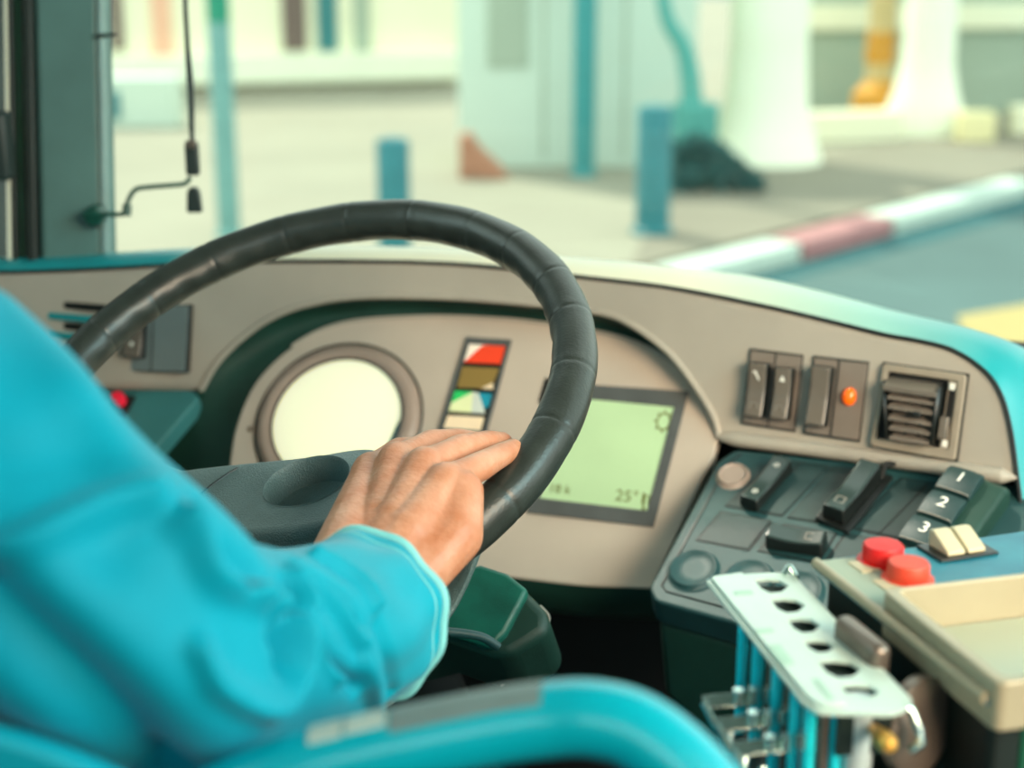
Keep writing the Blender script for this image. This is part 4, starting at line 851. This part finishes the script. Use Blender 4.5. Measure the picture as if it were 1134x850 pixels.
# ------------------------------------------------------------------ street things
def cyl(name, px, py0, wpx, h, mats, label, cat, group=None, dome=True, z=kz, split=None):
    b = gp(px, py0, z); d = dep(b); r = wpx / 2 * d / FPX; f = Frame(b, n=(0, 0, 1), u=(1, 0, 0))
    root = empty(name, b, label, cat, group)
    hs = [(0, h, mats[0])] if split is None else [(0, split, mats[0]), (split, h, mats[1])]
    for i, (a, c, m_) in enumerate(hs):
        mb = MB(); mb.lathe(f, [(r, a), (r, c - .02), (r * .93, c), (.001, c + (.02 if dome else 0))], k=28); build(mb, 'post' if i == 0 else 'upper_post', m_, root)
    mb = MB(); mb.lathe(f, [(r * 1.25, 0), (r * 1.25, .03), (r, .05)], k=28); build(mb, 'foot', mats[0], root)
    return root
cyl('bollard', 722, 258, 38, .98, [M['boll']], 'teal bollard on the pavement right of centre, its base in sight', 'bollard', 'street bollards')
cyl('bollard', 438, 312, 36, .95, [M['boll']], 'teal bollard behind the top of the steering wheel, base hidden by the dashboard', 'bollard', 'street bollards')
cyl('street_pole', 254, 262, 25, 5.0, [M['polet'], M['poleg']], 'tall pole with green upper half and pale teal lower half, behind the sunblind cord', 'pole', split=1.62)
cyl('street_pole', 646, 194, 25, 5.5, [M['poled']], 'dark teal pole standing in front of the pale wall', 'pole')
def wall(name, px0, px1, py, h, mat, label, cat, th=.4, z=kz, zb=None, slope=0, part='wall'):
    a, b = gp(px0, py, z), gp(px1, py + slope, z); n = nz(np.cross(b - a, [0, 0, 1.0])); n = n if n @ (CAM - a) > 0 else -n
    f = Frame(a, n=(0, 0, 1), u=b - a); L_ = np.linalg.norm(b - a); sg = 1 if f.v @ n > 0 else -1
    c = (a + b) / 2; root = empty(name, c, label, cat)
    mb = MB(); mb.box(f, 0, L_, -sg * th, 0, zb or 0, h); build(mb, part, mat, root, bevel=.02)
    return root, f, L_, sg
def stick(root, f, sg, u0, u1, h0, h1, mat, name, out=.06):
    mb = MB(); mb.box(f, u0, u1, -sg * .05, sg * out, h0, h1); build(mb, name, mat, root, bevel=.01)
# left frontage
rt, f, L_, sg = wall('shop_front', -120, 512, 108, 5, M['wallc'], 'far cream shop front at the upper left with dark windows', 'building', 1.0, slope=-14)
def fx_(px, f=None): return None
def on_wall(f, px, py):                                              # pixel to (distance along, height) on the wall face
    n = f.v; r = ray(px, py); k = ((f.o - CAM) @ n) / (r @ n); p = CAM + r * k - f.o; return float(p @ f.u), float(p[2])
for x0, x1, y1, mt, nm_ in ((124, 138, 56, 'maroon', 'doorway'), (170, 192, 62, 'orangew', 'poster_panel'), (314, 340, 56, 'maroon', 'window'), (352, 374, 56, 'winteal', 'window'), (392, 410, 56, 'wallg', 'window')):
    a, b = on_wall(f, x0, y1), on_wall(f, x1, y1); stick(rt, f, sg, a[0], b[0], a[1], a[1] + 2.2, M[mt], nm_)
a, b = on_wall(f, -100, 66), on_wall(f, 508, 66); stick(rt, f, sg, a[0], b[0], a[1] - .42, a[1], M['wallw'], 'ledge', .4)
# low teal box far left
rt, f, L_, sg = wall('street_cabinet', 112, 196, 142, .62, M['wallp'], 'low pale street cabinet behind the windscreen pillar', 'cabinet', .5)
a = on_wall(f, 114, 130); b = on_wall(f, 134, 130); stick(rt, f, sg, a[0], b[0], .12, .45, M['boll'], 'door', .03)
# pale kiosk in the middle
rt, f, L_, sg = wall('kiosk', 508, 768, 186, 4.2, M['wallp'], 'pale teal-white kiosk wall behind the dark teal pole', 'building', 1.6)
for x in (600, 690): a = on_wall(f, x, 100); stick(rt, f, sg, a[0], a[0] + .035, .1, 4, M['wallg'], 'panel_joint', .012)
a, b = on_wall(f, 540, 40), on_wall(f, 585, 40); stick(rt, f, sg, a[0], b[0], a[1] - .3, a[1] + .5, M['wallg'], 'notice_board', .03)
bp_ = gp(512, 197, kz); fb = Frame(bp_, az=0, el=0); d = dep(bp_) / FPX
mb = MB(); mb.prism(Frame(bp_, az=20, el=0), [(-3 * d, 0), (52 * d, 0), (38 * d, 16 * d), (22 * d, 30 * d), (8 * d, 50 * d), (-3 * d, 46 * d)], -.25, .1); tag(build(mb, 'brick_ramp', M['brick'], bevel=.02), 'small reddish-brown brick wedge at the left foot of the kiosk', 'ramp')
# blown white pillar, tan post and tree
def column(px, py, wpx, h, mat, name, label, cat, prof=None, z=kz):
    b = gp(px, py, z); r = wpx / 2 * dep(b) / FPX; f = Frame(b, n=(0, 0, 1), u=(1, 0, 0)); root = empty(name, b, label, cat)
    mb = MB(); mb.lathe(f, prof(r, h) if prof else [(r * 1.0, 0), (r, h), (.001, h)], k=28); build(mb, 'shaft', mat, root)
    return root, f, r
column(846, 178, 84, 5, M['wallw'], 'white_pillar', 'broad white pillar with flared foot right of centre', 'pillar', lambda r, h: [(r * 1.5, 0), (r * 1.32, .25), (r * 1.08, .6), (r, 1.2), (r, h), (.001, h)])
rt, f, L_, sg = wall('garden_wall', 884, 1000, 160, .34, M['wallc'], 'low cream wall at the foot of the tan post', 'wall', .3, slope=-4)
rt, f, r = column(970, 140, 30, 5, M['tan'], 'tan_post', 'tan post with ochre foot between the white pillar and white trunk', 'post')
mb = MB(); mb.lathe(f, [(r * 1.08, .78), (r * 1.1, .86), (r * 1.08, 1.15), (r * .9, 1.16)], k=28); build(mb, 'band', M['ochre'], rt)
mb = MB(); mb.lathe(f, [(r * 2.0, .0), (r * 1.8, .42), (r * 1.2, .52), (r * .95, .58)], k=28); build(mb, 'foot', M['ochre'], rt)
column(1022, 148, 56, 5, M['wallw'], 'painted_trunk', 'white painted trunk with flared foot at the upper right', 'trunk', lambda r, h: [(r * 1.6, 0), (r * 1.55, .25), (r * 1.25, .5), (r * 1.02, .85), (r * .95, 2), (r * .9, h), (.001, h)])
rt, f, L_, sg = wall('shutter_building', 870, 1300, 128, 5, M['wallg'], 'grey shuttered building behind the tan post and white trunk', 'building', 1.0, slope=-6)
a, b = on_wall(f, 872, 33), on_wall(f, 1290, 22); stick(rt, f, sg, a[0], b[0], a[1], a[1] + .32, M['wallc'], 'lintel', .1)
for px_, py_, wpx, h, mt, lb in ((1040, 150, 24, .28, 'brownb', 'brown block beside the flared foot of the white trunk'), (1082, 158, 40, .34, 'cream2', 'cream block right of the brown block'), (1140, 150, 34, .34, 'wallc', 'white block at the right edge of the pavement')):
    b = gp(px_, py_, kz); w_ = wpx * dep(b) / FPX; mb = MB(); mb.box(Frame(b, n=(0, 0, 1), u=RGT), -w_ / 2, w_ / 2, 0, .3, 0, h); tag(build(mb, 'kerb_block', M[mt], bevel=.03), lb, 'block')
# planter with a dark sprawling shrub behind the nearer bollard
b = gp(768, 205, kz); d = dep(b); pr = empty('potted_shrub', b, 'dark teal shrub sprawling from a pot behind the right-hand bollard', 'plant')
f = Frame(b, n=(0, 0, 1), u=RGT); s_ = d / FPX
mb = MB(); mb.lathe(f, [(18 * s_, 0), (24 * s_, 30 * s_), (26 * s_, 88 * s_), (22 * s_, 90 * s_), (.01, 84 * s_)], k=24); build(mb, 'pot', M['pot'], pr)
mb = MB(); mb.tube(interp([f.P(-4 * s_, 0, 80 * s_), f.P(-8 * s_, 0, 120 * s_), f.P(-16 * s_, 0, 150 * s_), f.P(-34 * s_, 0, 180 * s_), f.P(-44 * s_, 0, 230 * s_)], 24), np.linspace(13, 7, 24) * s_, 12); build(mb, 'stem', M['pot'], pr)
mb = MB()
for _ in range(620):
    x = rng.uniform(-36, 68); top_ = np.interp(x, [-36, -5, 25, 68], [48, 62, 50, 12]); z_ = rng.uniform(0, top_); y_ = rng.uniform(-64, -22)
    c = f.P(x * s_, y_ * s_, max(z_, 2) * s_); a, bb = nz(rng.normal(size=3)), nz(rng.normal(size=3)); q = 9 * s_
    mb.add([c - a * q, c + bb * q * .5, c + a * q, c - bb * q * .5], [(0, 1, 2, 3)])
build(mb, 'foliage', M['shrub'], pr, smooth=False)
# painted kerb stones
segs = [(K[0] + kdir * .02, K[1], 'kerbr', 'pink kerb stone hidden behind the dashboard edge'), (K[1], K[2], 'kerbw', 'white kerb stone just above the dashboard, left of the pink one'), (K[2], K[3], 'kerbr', 'faded pink kerb stone between two white ones'), (K[3], K[4] + kdir * .3, 'kerbw', 'white kerb stone running to the right edge of the frame')]
for a, b, mt, lb in segs:
    f = Frame(np.array([*a[:2], 0]), n=(0, 0, 1), u=np.array([*(b - a)[:2], 0])); L_ = np.linalg.norm((b - a)[:2]); sg = 1 if f.v @ kin > 0 else -1
    mb = MB(); mb.box(f, .03, L_ - .03, 0, sg * .32, 0, kz + .01); tag(build(mb, 'kerb_stone', M[mt], bevel=.02), lb, 'kerb', 'painted kerb stones')

# kerb shade and a patch of sunlight, both painted as thin sheets on the road
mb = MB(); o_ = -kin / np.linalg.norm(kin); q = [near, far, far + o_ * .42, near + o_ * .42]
mb.prism(fz, [(p[0], p[1]) for p in q], .0, .004); struct(build(mb, 'kerb_shade', M['kerb_shade'], smooth=False))
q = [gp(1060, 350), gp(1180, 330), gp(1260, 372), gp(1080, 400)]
mb = MB(); mb.prism(fz, [(p[0], p[1]) for p in q], .0, .005); tag(build(mb, 'sunlit_patch', M['yellowsun'], smooth=False), 'pale yellow patch of painted sunlight on the road beyond the right end of the dashboard', 'sunlit patch')
